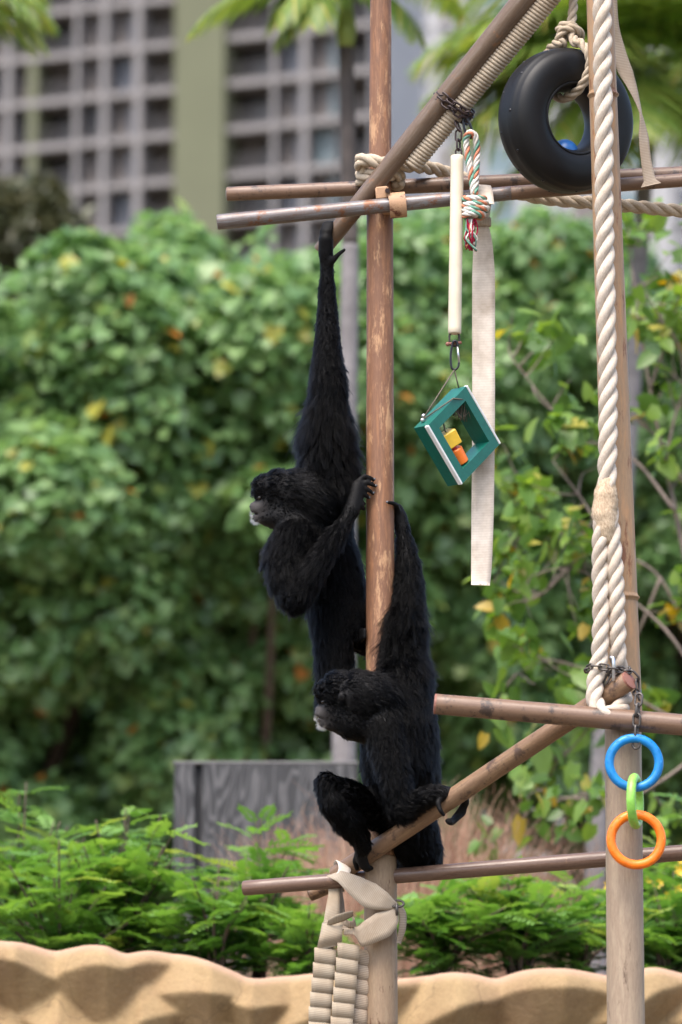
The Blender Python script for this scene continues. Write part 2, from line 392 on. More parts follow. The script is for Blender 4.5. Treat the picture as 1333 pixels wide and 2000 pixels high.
# artificial rock wall, faceted boulders with a wavy top
m, t, b = mat('sculpted_rock'); ob = coords(t, 'Object'); n1 = noise(t, ob, 2.2, 5, .6); n2 = noise(t, ob, 45, 6, .7); n3 = noise(t, ob, 7, 6, .7)
c = ramp(t, n1, [(.3, srgb(136, 112, 78)), (.5, srgb(152, 128, 92)), (.72, srgb(140, 114, 84))])
c = mixc(t, ramp(t, n3, [(.5, (0, 0, 0)), (.8, (.7, .7, .7))]), c, srgb(118, 90, 60)); c = mixc(t, .35, c, ramp(t, n2, [(.3, (.5, .48, .45)), (.65, (1, 1, 1))]), 'MULTIPLY')
vo = node(t, 'ShaderNodeTexVoronoi', feature='DISTANCE_TO_EDGE'); vo.inputs['Scale'].default_value = 1.1; dn = node(t, 'ShaderNodeVectorMath', operation='ADD'); nv_ = node(t, 'ShaderNodeTexNoise'); nv_.inputs['Scale'].default_value = 6; sc3 = node(t, 'ShaderNodeVectorMath', operation='SCALE'); sc3.inputs['Scale'].default_value = .35; t.links.new(nv_.outputs['Color'], sc3.inputs[0]); t.links.new(ob, nv_.inputs['Vector']); t.links.new(ob, dn.inputs[0]); t.links.new(sc3.outputs[0], dn.inputs[1]); t.links.new(dn.outputs[0], vo.inputs['Vector'])
c = mixc(t, ramp(t, vo.outputs['Distance'], [(.0, (.4, .4, .4)), (.006, (0, 0, 0))]), c, srgb(70, 52, 36))
grit = noise(t, ob, 140, 4, .7); c = mixc(t, ramp(t, grit, [(.60, (0, 0, 0)), (.68, (.55, .55, .55))]), c, srgb(96, 76, 54))
at_ = node(t, 'ShaderNodeAttribute'); at_.attribute_name = 'facet_tone'
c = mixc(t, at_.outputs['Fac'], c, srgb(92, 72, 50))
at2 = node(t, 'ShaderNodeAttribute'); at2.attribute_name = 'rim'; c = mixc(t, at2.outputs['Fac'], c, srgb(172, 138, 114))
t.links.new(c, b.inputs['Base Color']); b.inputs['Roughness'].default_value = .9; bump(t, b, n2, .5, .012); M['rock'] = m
prof = [(-900, 1850), (-500, 1880), (-250, 1850), (-80, 1862), (0, 1838), (60, 1843), (110, 1857), (180, 1845), (225, 1850), (244, 1868), (262, 1862), (300, 1855), (380, 1866), (450, 1893), (495, 1914), (520, 1910), (560, 1904), (640, 1900), (720, 1906), (780, 1913), (870, 1899), (930, 1904), (962, 1914), (1000, 1900), (1040, 1893), (1110, 1897), (1185, 1908), (1230, 1900), (1262, 1888), (1300, 1896), (1333, 1904), (1450, 1880), (1600, 1905), (2200, 1890)]
ppx = np.array([p[0] for p in prof], float); ppy = np.array([p[1] for p in prof], float)
nu, nv = 520, 74
rr = np.random.default_rng(5)
# facet planes around random bosses: front offset = max over bosses of (height - slopes)
bx = np.cumsum(rr.uniform(.24, .5, 18)) - 3.1; bosses = []
for k, x0 in enumerate(bx):
    for r_ in range(5):
        bosses.append((x0 + (r_ % 2) * .16 + rr.uniform(-.06, .06), -0.115 - .21 * r_ + rr.uniform(-.045, .04), rr.uniform(.17, .24) - (.05 if r_ == 1 else 0), rr.uniform(.4, .8), rr.uniform(.7, 1.05), rr.uniform(.45, .95), rr.uniform(-.55, .55)))
us = np.linspace(-3.0, 3.0, nu)
sc_w = FPX / (WALLY / math.cos(PITCH))
topz = np.array([at(np.interp(0, [0], [u * sc_w + 666.5]), np.interp(u * sc_w + 666.5, ppx, ppy), WALLY)[2] for u in us])
ker = np.ones(7) / 7; topz = np.convolve(np.pad(topz, 3, 'edge'), ker, 'valid')
depth = np.concatenate([np.linspace(0, .45, 46), np.linspace(.47, 1.3, nv - 60), np.linspace(1.4, topz.min() + .1, 14)])
V = np.zeros((nv + 10, nu, 3)); facet_tone = np.zeros((nv + 10, nu)); rim = np.zeros((nv + 10, nu))
U_, D_ = np.meshgrid(us, depth)
off = np.full(U_.shape, -9.0); sel = np.zeros(U_.shape, int)
uw = U_ + .03 * noise2(U_ * 6, D_ * 6, 8, 2); dw = D_ + .03 * noise2(U_ * 6, D_ * 6, 9, 2)
low = np.zeros(U_.shape)
for (x0, z0, h, sx, su, sdn, tw) in bosses:
    du = uw - x0; dv = -(dw) - z0; dv = dv + tw * du
    up = h - np.abs(du) * sx - np.where(dv > 0, dv * su, -dv * sdn)
    tn1, tn2, tn3 = rr.uniform(.1, .75), rr.uniform(.05, .7), rr.uniform(0, .15); k = up > off; off = np.where(k, up, off); low = np.where(k, np.where(dv < 0, np.where(du < 0, tn1, tn2), tn3 * (du > 0)), low)  # random darker tones, mostly on the lower facets of each boss
off = off + .012 * noise2(U_ * 14, D_ * 14, 4, 3)
rollover = np.clip(1 - D_ / .05, 0, 1) ** 2 * .05
# soften
for _ in range(1):
    off[1:-1, 1:-1] = (off[1:-1, 1:-1] * 2 + off[:-2, 1:-1] + off[2:, 1:-1] + off[1:-1, :-2] + off[1:-1, 2:]) / 6
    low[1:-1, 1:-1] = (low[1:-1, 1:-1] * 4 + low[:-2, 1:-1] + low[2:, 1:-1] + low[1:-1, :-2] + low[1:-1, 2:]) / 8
front = WALLY - np.clip(off, -.3, .4) + rollover
V[10:, :, 0] = U_; V[10:, :, 1] = front; V[10:, :, 2] = np.maximum(topz[None] - D_, -.05); facet_tone[10:] = low * np.clip((D_ - .05) / .04, 0, 1) * .24
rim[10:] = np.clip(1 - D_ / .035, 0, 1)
for k in range(10):                                   # rounded top towards the bed behind
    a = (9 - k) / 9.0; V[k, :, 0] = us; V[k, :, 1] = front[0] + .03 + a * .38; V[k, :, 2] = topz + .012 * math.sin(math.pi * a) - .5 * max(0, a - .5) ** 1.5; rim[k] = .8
nvv = nv + 10; idx = np.arange(nvv * nu).reshape(nvv, nu)
F = np.stack([idx[:-1, :-1], idx[1:, :-1], idx[1:, 1:], idx[:-1, 1:]], -1).reshape(-1, 4)
me = mesh('rock_wall', V.reshape(-1, 3), F, M['rock'], None, True, {'facet_tone': facet_tone.reshape(-1), 'rim': rim.reshape(-1)})
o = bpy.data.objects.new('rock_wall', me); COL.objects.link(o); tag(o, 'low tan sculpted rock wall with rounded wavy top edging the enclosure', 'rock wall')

# ================================================================== CLIMBING FRAME
PR = 0.045
def DYB(x): return -.142                                # front upper crossbar
def DYD1(x): return -.08 - .00085 * (x - 745)           # upper sloping bar
def DYD2(x): return -.085 - .00119 * (x - 745)          # lower sloping bar
frame = empty('climbing_frame', (Q(745, 1000)[0], Y0, 0), 'brown steel and cane pole climbing frame carrying ropes, toys and two apes', 'climbing frame')
fb = wloc(frame)
def ground_of(p): return np.array([p[0], p[1], -.15])
def pole_pts(px0, py0, px1, py1, dy0, dy1=None): return Q(px0, py0, dy0), Q(px1, py1, dy1 if dy1 is not None else dy0)
a, b_ = pole_pts(744.5, 2010, 743, 418, 0)
mb = MB(); pipe(mb, ground_of(a), a, 34 * PX * .96, 32.5 * PX, 28, rings=20); mb.build('lower_post', M['tan_post'], frame, sharp=40)
mid = Q(743.5, 1672, 0)
mb = MB(); pipe(mb, a - [0, 0, .004], mid, 32.4 * PX, 31.4 * PX, 28, rings=20); mb.build('post', M['tan_post'], frame, sharp=40)
mb = MB(); pipe(mb, mid - [0, 0, .01], Q(742.5, 418, 0), 28.8 * PX, 26.2 * PX, 28, rings=40, wob=.0002); mb.build('post', M['rust_post'], frame, sharp=40)
mb = MB(); pipe(mb, Q(742.5, 422, 0), Q(745, -230, 0), 22.5 * PX, 20.8 * PX, 28, rings=40, wob=.0002); mb.build('post', M['rust_post'], frame, sharp=40)
# right: thick lower post, leaning cane pole above it
RB = -.58; RT_ = -.50
a = Q(1221, 2010, RB)
mb = MB(); pipe(mb, ground_of(a), Q(1217, 1408, RB), 37 * PX, 34 * PX, 28, rings=40); mb.build('post', M['tan_pale'], frame, sharp=40)
mb = MB(); cp = [Q(1172 + y * .0348, y, RT_) for y in np.linspace(1430, -230, 60)]
cy = np.linspace(1430, -230, 60); cr = (24.5 + (cy + 230) * .0052) * PX
tube(mb, cp, cr, 26); mb.build('post', M['bamboo'], frame, sharp=40)
for y in (1168, 186, 700):                              # cane nodes
    if y == 700: continue
    d = unit(Q(1172 + (y - 40) * .0348, y - 40, RT_) - Q(1172 + y * .0348, y, RT_)); c0 = Q(1172 + y * .0348, y, RT_); r0 = (24.5 + (y + 230) * .0052) * PX
    mb = MB(); tt = np.linspace(-1, 1, 9); tube(mb, [c0 + d * q * .012 for q in tt], [r0 * (1.0 + .13 * math.exp(-(q * 2.2) ** 2)) + .0006 for q in tt], 26); mb.build('cane_node', M['bamboo'], frame)
def bar(name, x0, y0, x1, y1, dy0, dy1, r0, r1, mt, hollow=(False, False), rings=30):
    mb = MB(); pipe(mb, Q(x0, y0, dy0), Q(x1, y1, dy1), r0 * PX, r1 * PX, 24, hollow=hollow, rings=rings, wob=.00015); return mb.build(name, M[mt], frame, sharp=40)
bar('crossbar', 443, 379, 1750, 323, .073, -.02, 14.2, 17.5, 'brownbar', (False, False))
bar('crossbar', 424, 434, 1000, 377, DYB(0), -.12, 15.2, 14.0, 'galv', (True, False)); 
bar('crossbar', 996, 377.5, 1750, 320, -.12, -.10, 13.8, 13.0, 'brownbar')
D1a = (626, 492); D1b = (1118, -118)
bar('sloping_bar', *D1a, *D1b, DYD1(626), DYD1(1118), 17, 24, 'diagbar')
E0 = (851, 1375)
bar('crossbar', 851, 1375, 1760, 1452, -.66, -.70, 19.2, 20.5, 'brownbar')
bar('sloping_bar', 655, 1711, 1229, 1329, DYD2(655), DYD2(1229), 18, 18.4, 'tanbar')
d2 = unit(Q(1229, 1329, DYD2(1229)) - Q(655, 1711, DYD2(655)))
mb = MB(); c0 = Q(1229, 1329, DYD2(1229)); tube(mb, [c0 - d2 * .004, c0 + d2 * .004, c0 + d2 * .006], [18.2 * PX, 18.2 * PX, 14 * PX], 24); mb.build('end_cap', M['endwood'], frame, sharp=35)
mb = MB(); c0 = Q(851, 1375, -.66); de = unit(Q(851, 1375, -.66) - Q(1700, 1448, -.70)); tube(mb, [c0 - de * .003, c0 + de * .003, c0 + de * .005], [19 * PX, 19 * PX, 15 * PX], 24); mb.build('end_cap', M['endwood'], frame, sharp=35)
bar('crossbar', 475, 1735, 1760, 1631, .082, -.30, 14.5, 16.0, 'darkbar')
bar('stub', 604, 1748, 700, 1706, .148, .13, 14, 14, 'tanbar')
bar('overhead_bar', 420, -170, 1700, -200, -.04, -.40, 22, 22, 'brownbar')
# clamp on the upper joint: band round bar and post, bolt, second plate
mb = MB(); dB = unit(Q(1000, 377, -.12) - Q(424, 434, DYB(0))); c0 = Q(776, 396, DYB(0) + .012)
upv = unit(np.cross(dB, [0, -1.0, 0])); fwd = np.cross(dB, upv)
if fwd[1] > 0: fwd = -fwd
ang = np.linspace(-2.1, 2.1, 15); prof_ = []
for s_ in (-1, 1):
    for a in ang: prof_.append(c0 + fwd * math.cos(a) * .036 + upv * (math.sin(a) * .032 + .006) * 1.35 + dB * s_ * .028)
for s_ in (-1, 1):
    for a in ang: prof_.append(c0 + fwd * math.cos(a) * .029 + upv * (math.sin(a) * .026 + .006) * 1.35 + dB * s_ * .028)
n = 15; F = []
for i in range(n - 1):
    F += [[i, i + 1, n + i + 1, n + i], [2 * n + i, 3 * n + i, 3 * n + i + 1, 2 * n + i + 1], [i, 2 * n + i, 2 * n + i + 1, i + 1], [n + i, n + i + 1, 3 * n + i + 1, 3 * n + i]]
F += [[0, n, 3 * n, 2 * n], [n - 1, 3 * n - 1, 4 * n - 1, 2 * n - 1]]
mb.add(prof_, F); cl = mb.build('clamp', M['clamp'], frame, sharp=40)
mb = MB(); box(mb, Q(747, 381, -.085), dB * .022, np.array([0, .035, 0]), upv * .022, .005); mb.build('clamp_plate', M['clamp'], frame, sharp=40)
mb = MB(); tube(mb, [Q(757, 372, -.165), Q(757, 372, -.10)], .0085, 6); mb.build('bolt', M['rustchain'], cl, sharp=30)
mb = MB(); box(mb, Q(764, 404, -.07), dB * .03, np.array([0, .045, 0]), upv * .018, .004); mb.build('clamp_plate', M['clamp'], frame, sharp=40)

# ================================================================== ROPES
# thick lashed rope under the upper sloping bar: a core with tight turns
ax1 = unit(Q(1118, -118, DYD1(1118)) - Q(626, 492, DYD1(626)))
rp = empty('lashed_rope', Q(800, 350, -.1), 'thick beige rope lashed along the underside of the upper sloping bar', 'rope')
def under(x, offp, back=.012):
    # point beside the sloping bar, offset down-right in the picture plane
    yy = 492 + (x - 626) * (-118 - 492) / (1118 - 626.0); return Q(x + offp * .78, yy + offp * .62, DYD1(x) + back)
core = [under(x, 33 + 3 * (x - 760) / 300) for x in np.linspace(778, 1112, 40)]
mb = MB(); tube(mb, core, [(16.5 + 3.5 * i / 39) * PX for i in range(40)], 18); mb.build('core', M['rope2'], rp)
P = resample(core, .0011); T, N, B = frames(P); s = np.concatenate([[0], np.cumsum(np.linalg.norm(np.diff(P, axis=0), axis=1))])
rc = (17.0 + 3.6 * s / s[-1]) * PX
a = 2 * math.pi * s / .0125
X = P + rc[:, None] * (np.cos(a)[:, None] * N + np.sin(a)[:, None] * B); mb = MB(); tube(mb, X, .0056, 6); mb.build('turns', M['rope2'], rp)
# rope looped twice round the post, then run along behind the bars
rp = empty('post_rope', Q(745, 330, 0), 'beige twisted rope looped round the rusty post and strung behind the crossbars', 'rope')
loopc = lambda a, y, rad: Q(743, y, 0) + np.array([math.cos(a) * rad, math.sin(a) * rad, 0])
pr = 22 * PX + 15 * PX
path = [loopc(a, 343 - 12 * (a / (2 * math.pi)) + 14, pr + .004 * math.sin(a)) for a in np.linspace(-.3, 2 * math.pi * 1.55, 50)]
pth2 = spline([path[-1], Q(706, 312, -.07), Q(745, 318, -.073), Q(800, 324, -.03), Q(850, 330, .06), Q(905, 347, .118), Q(1050, 385, .12), Q(1180, 398, .10), Q(1333, 412, .09), Q(1500, 425, .08), Q(1760, 400, .07)], 10)
rope(np.concatenate([path, pth2[1:]]), 14.2 * PX, rp, [M['rope2']], hand=1)
# big hanging rope with spliced eye round the stub
RD = -.605
rp = empty('hanging_rope', Q(1190, 1400, RD), 'thick cream three-strand rope hanging down the cane pole to an eye splice', 'rope')
top = [Q(1172, -215, RD + .02), Q(1176, 0, RD), Q(1179, 200, RD), Q(1182, 480, RD - .005), Q(1187, 700, RD - .01), Q(1188, 850, RD - .012), Q(1186, 960, RD - .015)]
rope(spline(top, 10), 18.6 * PX, rp, [M['rope']], hand=1, pitch=116 * PX, n=12)
eye = [Q(1177, 985, RD - .02), Q(1174, 1060, RD - .022), Q(1173, 1130, RD - .022), Q(1174, 1210, RD - .025), Q(1172, 1280, RD - .025), Q(1163, 1330, RD - .035), Q(1163, 1372, RD - .05), Q(1182, 1394, RD - .075), Q(1207, 1388, RD - .05), Q(1219, 1360, RD + .015), Q(1213, 1320, RD + .03), Q(1207, 1280, RD - .01), Q(1206, 1210, RD - .02), Q(1203, 1130, RD - .02), Q(1197, 1060, RD - .02), Q(1191, 985, RD - .018)]
rope(spline(eye, 10), 16.8 * PX, rp, [M['rope']], hand=1, pitch=98 * PX, n=12)
# frayed splice: swollen core plus short fibres
mb = MB(); sp = [Q(1186, 935, RD - .015), Q(1184, 965, RD - .016), Q(1182, 1000, RD - .02), Q(1185, 1035, RD - .022), Q(1186, 1060, RD - .02)]
tube(mb, spline(sp, 6), np.interp(np.arange(25), [0, 7, 13, 19, 24], np.array([15, 23, 25, 19, 12]) * PX), 18)
V = mb.V[0]; nrm = V - V.mean(0); V += unit(np.array([1, 1, 0])) * 0; mb.V[0] = V + rng.normal(0, .0016, V.shape); mb.build('frayed_splice', M['ropewarm'], rp)
mb = MB()
for k in range(700):
    y = rng.uniform(940, 1045); a = rng.uniform(0, 2 * math.pi); rad = np.interp(y, [935, 965, 1000, 1035, 1060], [15, 23, 25, 19, 12]) * PX
    c0 = Q(1184, y, RD - .018); d = np.array([math.cos(a), math.sin(a), rng.normal(0, .5)]); p0 = c0 + np.array([math.cos(a), math.sin(a), 0]) * rad * .95
    p1 = p0 + d * rng.uniform(.003, .010) + [0, 0, rng.normal(-.004, .006)]; q = np.cross(d, [0, 0, 1]) * .0007
    mb.add([p0 - q, p0 + q, p1], [[0, 1, 2]])
o = mb.build('loose_fibres', M['ropewarm'], rp); tag(o, kind='stuff')
# ================================================================== TYRE
TD = -.30
tc = Q(1106, 236, TD); yaw = R(30)
tn = unit(np.array([math.sin(yaw), -math.cos(yaw), -.10])); tu = unit(np.cross([0, 0, 1], tn)); tv = np.cross(tn, tu)
ty = empty('tyre', tc - [0, 0, .24], 'smooth black rubber tyre hung upright on a knotted rope', 'tyre')
Ro, Ri, hw = .240, .096, .084
# section (radius, axial) outer wall, closed, as fat as an aircraft tyre
sec = []
for a in np.linspace(0, 2 * math.pi, 56, endpoint=False):
    ca, sa = math.cos(a), math.sin(a); p_ = 2 / 2.5
    rad = (Ro + Ri) / 2 + (Ro - Ri) / 2 * abs(ca) ** p_ * (1 if ca > 0 else -1); axi = hw * abs(sa) ** p_ * (1 if sa > 0 else -1)
    if ca > .80: 
        if abs(abs(axi) - .052) < .006 or abs(axi) < .005: rad -= .0035
    sec.append((rad, axi))
# hollow inside of the opening: carry the bead inwards
na = 96; V = []; F = []; m_ = len(sec)
for i in range(na):
    th = 2 * math.pi * i / na; e = tu * math.cos(th) + tv * math.sin(th)
    for rad, axi in sec: V.append(tc + e * rad + tn * axi)
for i in range(na):
    for j in range(m_):
        i2 = (i + 1) % na; j2 = (j + 1) % m_; F.append([i * m_ + j, i * m_ + j2, i2 * m_ + j2, i2 * m_ + j])
mb = MB(); mb.add(V, F); mb.build('carcass', M['tyre'], ty)
mb = MB(); ring(mb, tc + tn * hw * .88, tu, tv, (Ro + Ri) / 2 + .035, .0028, n=80, m=6); mb.build('sidewall_rib', M['tyre'], ty)
mb = MB(); ring(mb, tc + tn * hw * .82, tu, tv, Ri + .022, .005, n=80, m=6); mb.build('bead_rib', M['tyre'], ty)
for k, th in enumerate(np.linspace(0, 2 * math.pi, 22, endpoint=False)):
    e = tu * math.cos(th) + tv * math.sin(th); mb = MB()
    c0 = tc + e * (Ro - .006) + tn * .030 * (1 if k % 2 else -1.0); sphere(mb, c0, .0065, 8, 6); mb.build('tread_hole', M['black'], ty)
mb = MB(); bc = tc - tv * (Ri + .012) + tn * .0; sphere(mb, bc, .046, 28, 18); o = mb.build('ball', M['ball']); tag(o, 'small blue ball resting inside the opening of the hanging tyre', 'ball')
rp = empty('tyre_rope', Q(1112, 60, TD), 'beige rope with an overhand knot holding up the tyre', 'rope')
rope(spline([Q(1125, -196, TD + .06), Q(1124, -80, TD + .01), Q(1121, 0, TD), Q(1116, 45, TD), Q(1110, 62, TD - .01)], 8), 9.6 * PX, rp, [M['rope2']])
kn = lambda x, y, d: Q(x, y, TD + d)
rope(spline([kn(1096, 92, -.02), kn(1093, 72, -.03), kn(1104, 57, -.045), kn(1122, 56, -.045), kn(1133, 66, -.02), kn(1130, 76, .02), kn(1110, 72, .03), kn(1094, 66, .01), kn(1097, 52, -.03), kn(1115, 50, -.035), kn(1128, 60, .0)], 8), 9.6 * PX, rp, [M['rope2']])
frontd = hw + .018
tp = lambda th, rad, axi: tc + (tu * math.cos(th) + tv * math.sin(th)) * rad + tn * axi
th0 = R(78)
rope(spline([kn(1117, 66, -.03), kn(1124, 84, -.06), tp(R(88), Ro + .014, .055), tp(R(86), Ro - .025, hw + .010), tp(R(84), (Ro + Ri) / 2, hw + .018), tp(R(86), Ri + .02, hw - .0), tp(R(92), Ri - .016, .03), tp(R(98), Ri - .016, -.03), tp(R(96), Ri + .02, -hw), tp(R(98), (Ro + Ri) / 2, -hw - .018), tp(R(98), Ro - .02, -hw - .01), tp(R(98), Ro + .013, -.05), tp(R(97), Ro + .02, 0), kn(1100, 88, -.02), kn(1098, 70, -.01)], 8), 9.6 * PX, rp, [M['rope2']])
# grey strap draped beyond the tyre
SD = -.16
c = [Q(1190, -185, SD - .2), Q(1190, -60, SD - .12), Q(1193, 40, SD - .1), Q(1206, 95, SD - .08), Q(1222, 140, SD - .07), Q(1238, 178, SD - .07), Q(1252, 222, SD - .07), Q(1257, 262, SD - .07), Q(1262, 310, SD - .075), Q(1268, 345, SD - .08), Q(1272, 362, SD - .085)]
C_ = spline(c, 6); n = len(C_); wd = np.interp(np.arange(n), [0, 24, 30, 36, 42, 48, 56, n - 1], [16, 16, 13, 8, 12, 11, 12, 20]); tw = np.interp(np.arange(n), [0, 24, 36, 44, 52, n - 1], [.2, .4, 1.2, .5, .3, .1])
W_ = [np.array([math.cos(q), math.sin(q), .25 * math.cos(q)]) * ww * PX for q, ww in zip(tw, wd)]
mb = MB(); ribbon(mb, C_, W_, .005); o = mb.build('hanging_strap', M['webgrey']); tag(o, 'twisted grey-beige webbing strap with frayed end hanging beside the tyre', 'strap')
# ================================================================== WRAPPED CHAIN, DOWEL, CARABINERS, ROPE TOY
xc = 868; cY = 492 + (xc - 626) * (-610) / 492.0
cc = Q(xc + 18, cY + 15, DYD1(xc) + .004)
chn = empty('wrapped_chain', cc, 'rusty dark chain wound round the sloping bar and lashed rope', 'chain')
perp = unit(np.cross(ax1, [0, 1, 0])); perp = perp if perp[2] < 0 else -perp; dep = np.cross(ax1, perp)
hel = [cc + ax1 * (-.022 + .05 * q / (2 * math.pi * 2.6)) * 1 + perp * math.cos(q) * .066 + dep * math.sin(q) * .046 for q in np.linspace(0, 2 * math.pi * 2.6, 160)]
chain(hel, .0165, .0105, .0036, chn, M['rustchain'])
hang = -.175
chain([Q(890, 236, hang - .02), Q(896, 250, hang - .02), Q(896, 306, hang - .02)], .0195, .011, .0034, chn, M['rustchain'])
dw = empty('dowel', Q(890, 652, hang), 'long pale wooden dowel hanging upright from the rusty chain', 'wooden dowel')
mb = MB(); pth = [Q(893.5, 304, hang - .02), Q(892, 420, hang - .02), Q(890, 540, hang - .02), Q(888.5, 652, hang - .02)]
pp = resample(spline(pth, 8), .02); pp = np.concatenate([[pp[0] + [0, 0, .0]], [pp[0] - [0, 0, .003]], pp[1:-1], [pp[-1] + [0, 0, .003]], [pp[-1]]]); rd = np.full(len(pp), 12.8 * PX); rd[0] = rd[-1] = 11 * PX; tube(mb, pp, rd, 20); mb.build('rod', M['dowel'], dw, sharp=50)
mb = MB(); link(mb, Q(888, 662, hang - .02), [0, 0, 1], [1, 0, 0], .024, .0165, .0034); mb.build('shackle', M['rustchain'], dw)
mb = MB(); tube(mb, [Q(874, 672, hang - .02), Q(902, 669, hang - .02)], .005, 8); sphere(mb, Q(875, 672, hang - .02), .0075, 10, 8); mb.build('shackle_pin', M['endwood'], dw)
cb = empty('carabiner', Q(888, 722, hang - .02), 'black and silver carabiner between the dowel and the green diamond frame', 'carabiner')
mb = MB(); P = [Q(884, 672, hang - .03), Q(881, 690, hang - .03), Q(881, 708, hang - .03), Q(883, 719, hang - .03), Q(889, 722, hang - .03), Q(895, 717, hang - .03), Q(897, 708, hang - .03)]; tube(mb, spline(P, 6), .0036, 8); mb.build('body', M['black'], cb)
mb = MB(); tube(mb, [Q(897, 708, hang - .03), Q(894, 676, hang - .03)], .0034, 8); mb.build('gate', M['silver'], cb)
mb = MB(); tube(mb, spline([Q(884, 673, hang - .03), Q(886, 667, hang - .03), Q(892, 667, hang - .03), Q(895, 677, hang - .03)], 5), .0042, 8); mb.build('hook', M['black'], cb)
cb = empty('carabiner', Q(915, 250, hang), 'black carabiner holding the striped rope toy under the rusty chain', 'carabiner')
mb = MB(); P = [Q(905, 235, hang - .03), Q(907, 250, hang - .03), Q(913, 265, hang - .03), Q(921, 269, hang - .03), Q(923, 258, hang - .03), Q(918, 243, hang - .03), Q(911, 231, hang - .03), Q(905, 235, hang - .03)]; tube(mb, spline(P, 6), .0042, 8); mb.build('body', M['black'], cb)
toy = empty('rope_toy', Q(925, 488, hang), 'knotted red, white, orange and green rope toy with frayed tail', 'rope toy')
rs = [M['rwhite'], M['rwhite'], M['rorange'], M['rgreen']]
tq = lambda x, y, d=0: Q(x, y, hang - .03 + d)
rope(spline([tq(926, 380), tq(921, 345), tq(914, 305), tq(911, 275), tq(914, 263, -.012), tq(920, 259, -.015), tq(928, 265, -.008), tq(932, 290), tq(931, 330), tq(928, 380)], 8), 6.8 * PX, toy, rs, name='strand', pitch=44 * PX, n=8, nstr=4)
for k in range(4):
    yy = 388 + k * 11; rx = (19, 21, 22, 18)[k] * PX; cx = (927, 929, 930, 926)[k]
    P = [tq(cx, yy) + np.array([math.cos(q) * rx, math.sin(q) * .022, .004 * math.sin(q + k)]) for q in np.linspace(0, 2 * math.pi * 1.02, 30)]
    rope(P, 6.6 * PX, toy, rs, name='knot_strand', pitch=42 * PX, n=8, phase=k, nstr=4)
mb = MB(); sphere(mb, tq(928, 404), [.022, .02, .038], 12, 8); mb.build('knot_core', M['rwhite'], toy)
for k in range(26):
    x0 = 920 + rng.uniform(-8, 9); mb = MB()
    tube(mb, spline([tq(x0, 428, rng.uniform(-.012, .01)), tq(x0 + rng.uniform(-4, 6), 448, rng.uniform(-.018, .012)), tq(919 + rng.uniform(-13, 14), 466, rng.uniform(-.018, .012)), tq(920 + rng.uniform(-12, 13), 480 + rng.uniform(-6, 12), rng.uniform(-.012, .012))], 4), rng.uniform(.0022, .0036), 6)
    mb.build('tail_yarn', [M['rred'], M['rwhite'], M['rred'], M['rorange'], M['rred'], M['rgreen']][k % 6], toy)
# cream webbing strap, looped on the front crossbar
WD = -.09
c = [Q(950, 398, -.19), Q(947, 374, -.165), Q(943, 362, -.12), Q(944, 372, -.085), Q(945, 400, -.085), Q(944, 436, -.088), Q(944, 455, -.09), Q(944, 480, WD), Q(945, 540, WD), Q(945, 640, WD), Q(945, 760, WD), Q(944.5, 880, WD), Q(943, 1000, WD), Q(941, 1100, WD), Q(939, 1143, WD)]
C_ = spline(c, 5); ys = np.arange(len(C_)) / 5.0
wd = np.interp(ys, [0, 2, 4, 5, 5.6, 7, 8, 9, 12, 13, 14], [16, 16, 15, 11, 13, 19, 22.5, 22.6, 22, 20.5, 18.5]); rt = np.interp(ys, [0, 6, 9, 12, 14], [.15, .1, .08, .12, .2])
W_ = [np.array([math.cos(q), math.sin(q), 0]) * ww * PX for q, ww in zip(rt, wd)]
mb = MB(); ribbon(mb, C_, W_, .004); st = mb.build('webbing_strap', M['web']); tag(st, 'long flat cream webbing strap hanging from the front crossbar', 'strap')
mb = MB(); P = [Q(944, 434, -.088) + np.array([math.cos(q) * 15 * PX, math.sin(q) * .012, 0]) for q in np.linspace(0, 2 * math.pi, 20)]
ribbon(mb, P, [np.array([0, 0, 9 * PX])] * 20, .004); o = mb.build('tie', M['webold'], st)
mb = MB()
for k in range(40):
    x = rng.uniform(922, 956); p0 = Q(x, 1140, WD - .003); p1 = p0 + [rng.normal(0, .002), rng.normal(0, .002), -rng.uniform(.003, .009)]; mb.add([p0 - [.0006, 0, 0], p0 + [.0006, 0, 0], p1], [[0, 1, 2]])
mb.build('frayed_edge', M['webgrey'], st)
# ================================================================== GREEN DIAMOND PUZZLE FRAME
GD = hang - .02; gy = R(43)
gu = np.array([math.cos(gy), math.sin(gy), 0]); gn = np.array([math.sin(gy), -math.cos(gy), 0.0]); gv = np.array([0, 0, 1.0])
rl = R(3.5); gu2 = gu * math.cos(rl) - gv * math.sin(rl); gv2 = gv * math.cos(rl) + gu * math.sin(rl)
gc = Q(893, 852, GD); hd = .164; th = .034
pz = empty('puzzle_frame', gc - [0, 0, .165], 'dark green diamond-shaped feeder frame with white edging and coloured blocks', 'puzzle toy')
cor = [gv2, gu2, -gv2, -gu2]                       # top, right, bottom, left
for k in range(4):
    a, c2 = cor[k], cor[(k + 1) % 4]; mb = MB(); V = []
    for z_ in (-th, th):
        for q in (1.0, .70): V += [gc + a * hd * q + gn * z_, gc + c2 * hd * q + gn * z_]
    F = [[0, 1, 3, 2], [4, 6, 7, 5], [0, 4, 5, 1], [2, 3, 7, 6], [0, 2, 6, 4], [1, 5, 7, 3]]
    mb.add(V, F); mb.build('board', M['green'], pz, smooth=False)
for k in (0, 2):                                    # white edging on two sides
    a, c2 = cor[k], cor[(k + 1) % 4]; mid = (a + c2) / 2 * hd * 1.004; d = unit(c2 - a); o_ = unit(a + c2)
    mb = MB(); box(mb, gc + mid + o_ * .002 + gn * (th - .006), d * hd * .707, o_ * .0045, gn * .0085, .002); mb.build('edging', M['white'], pz, smooth=False)
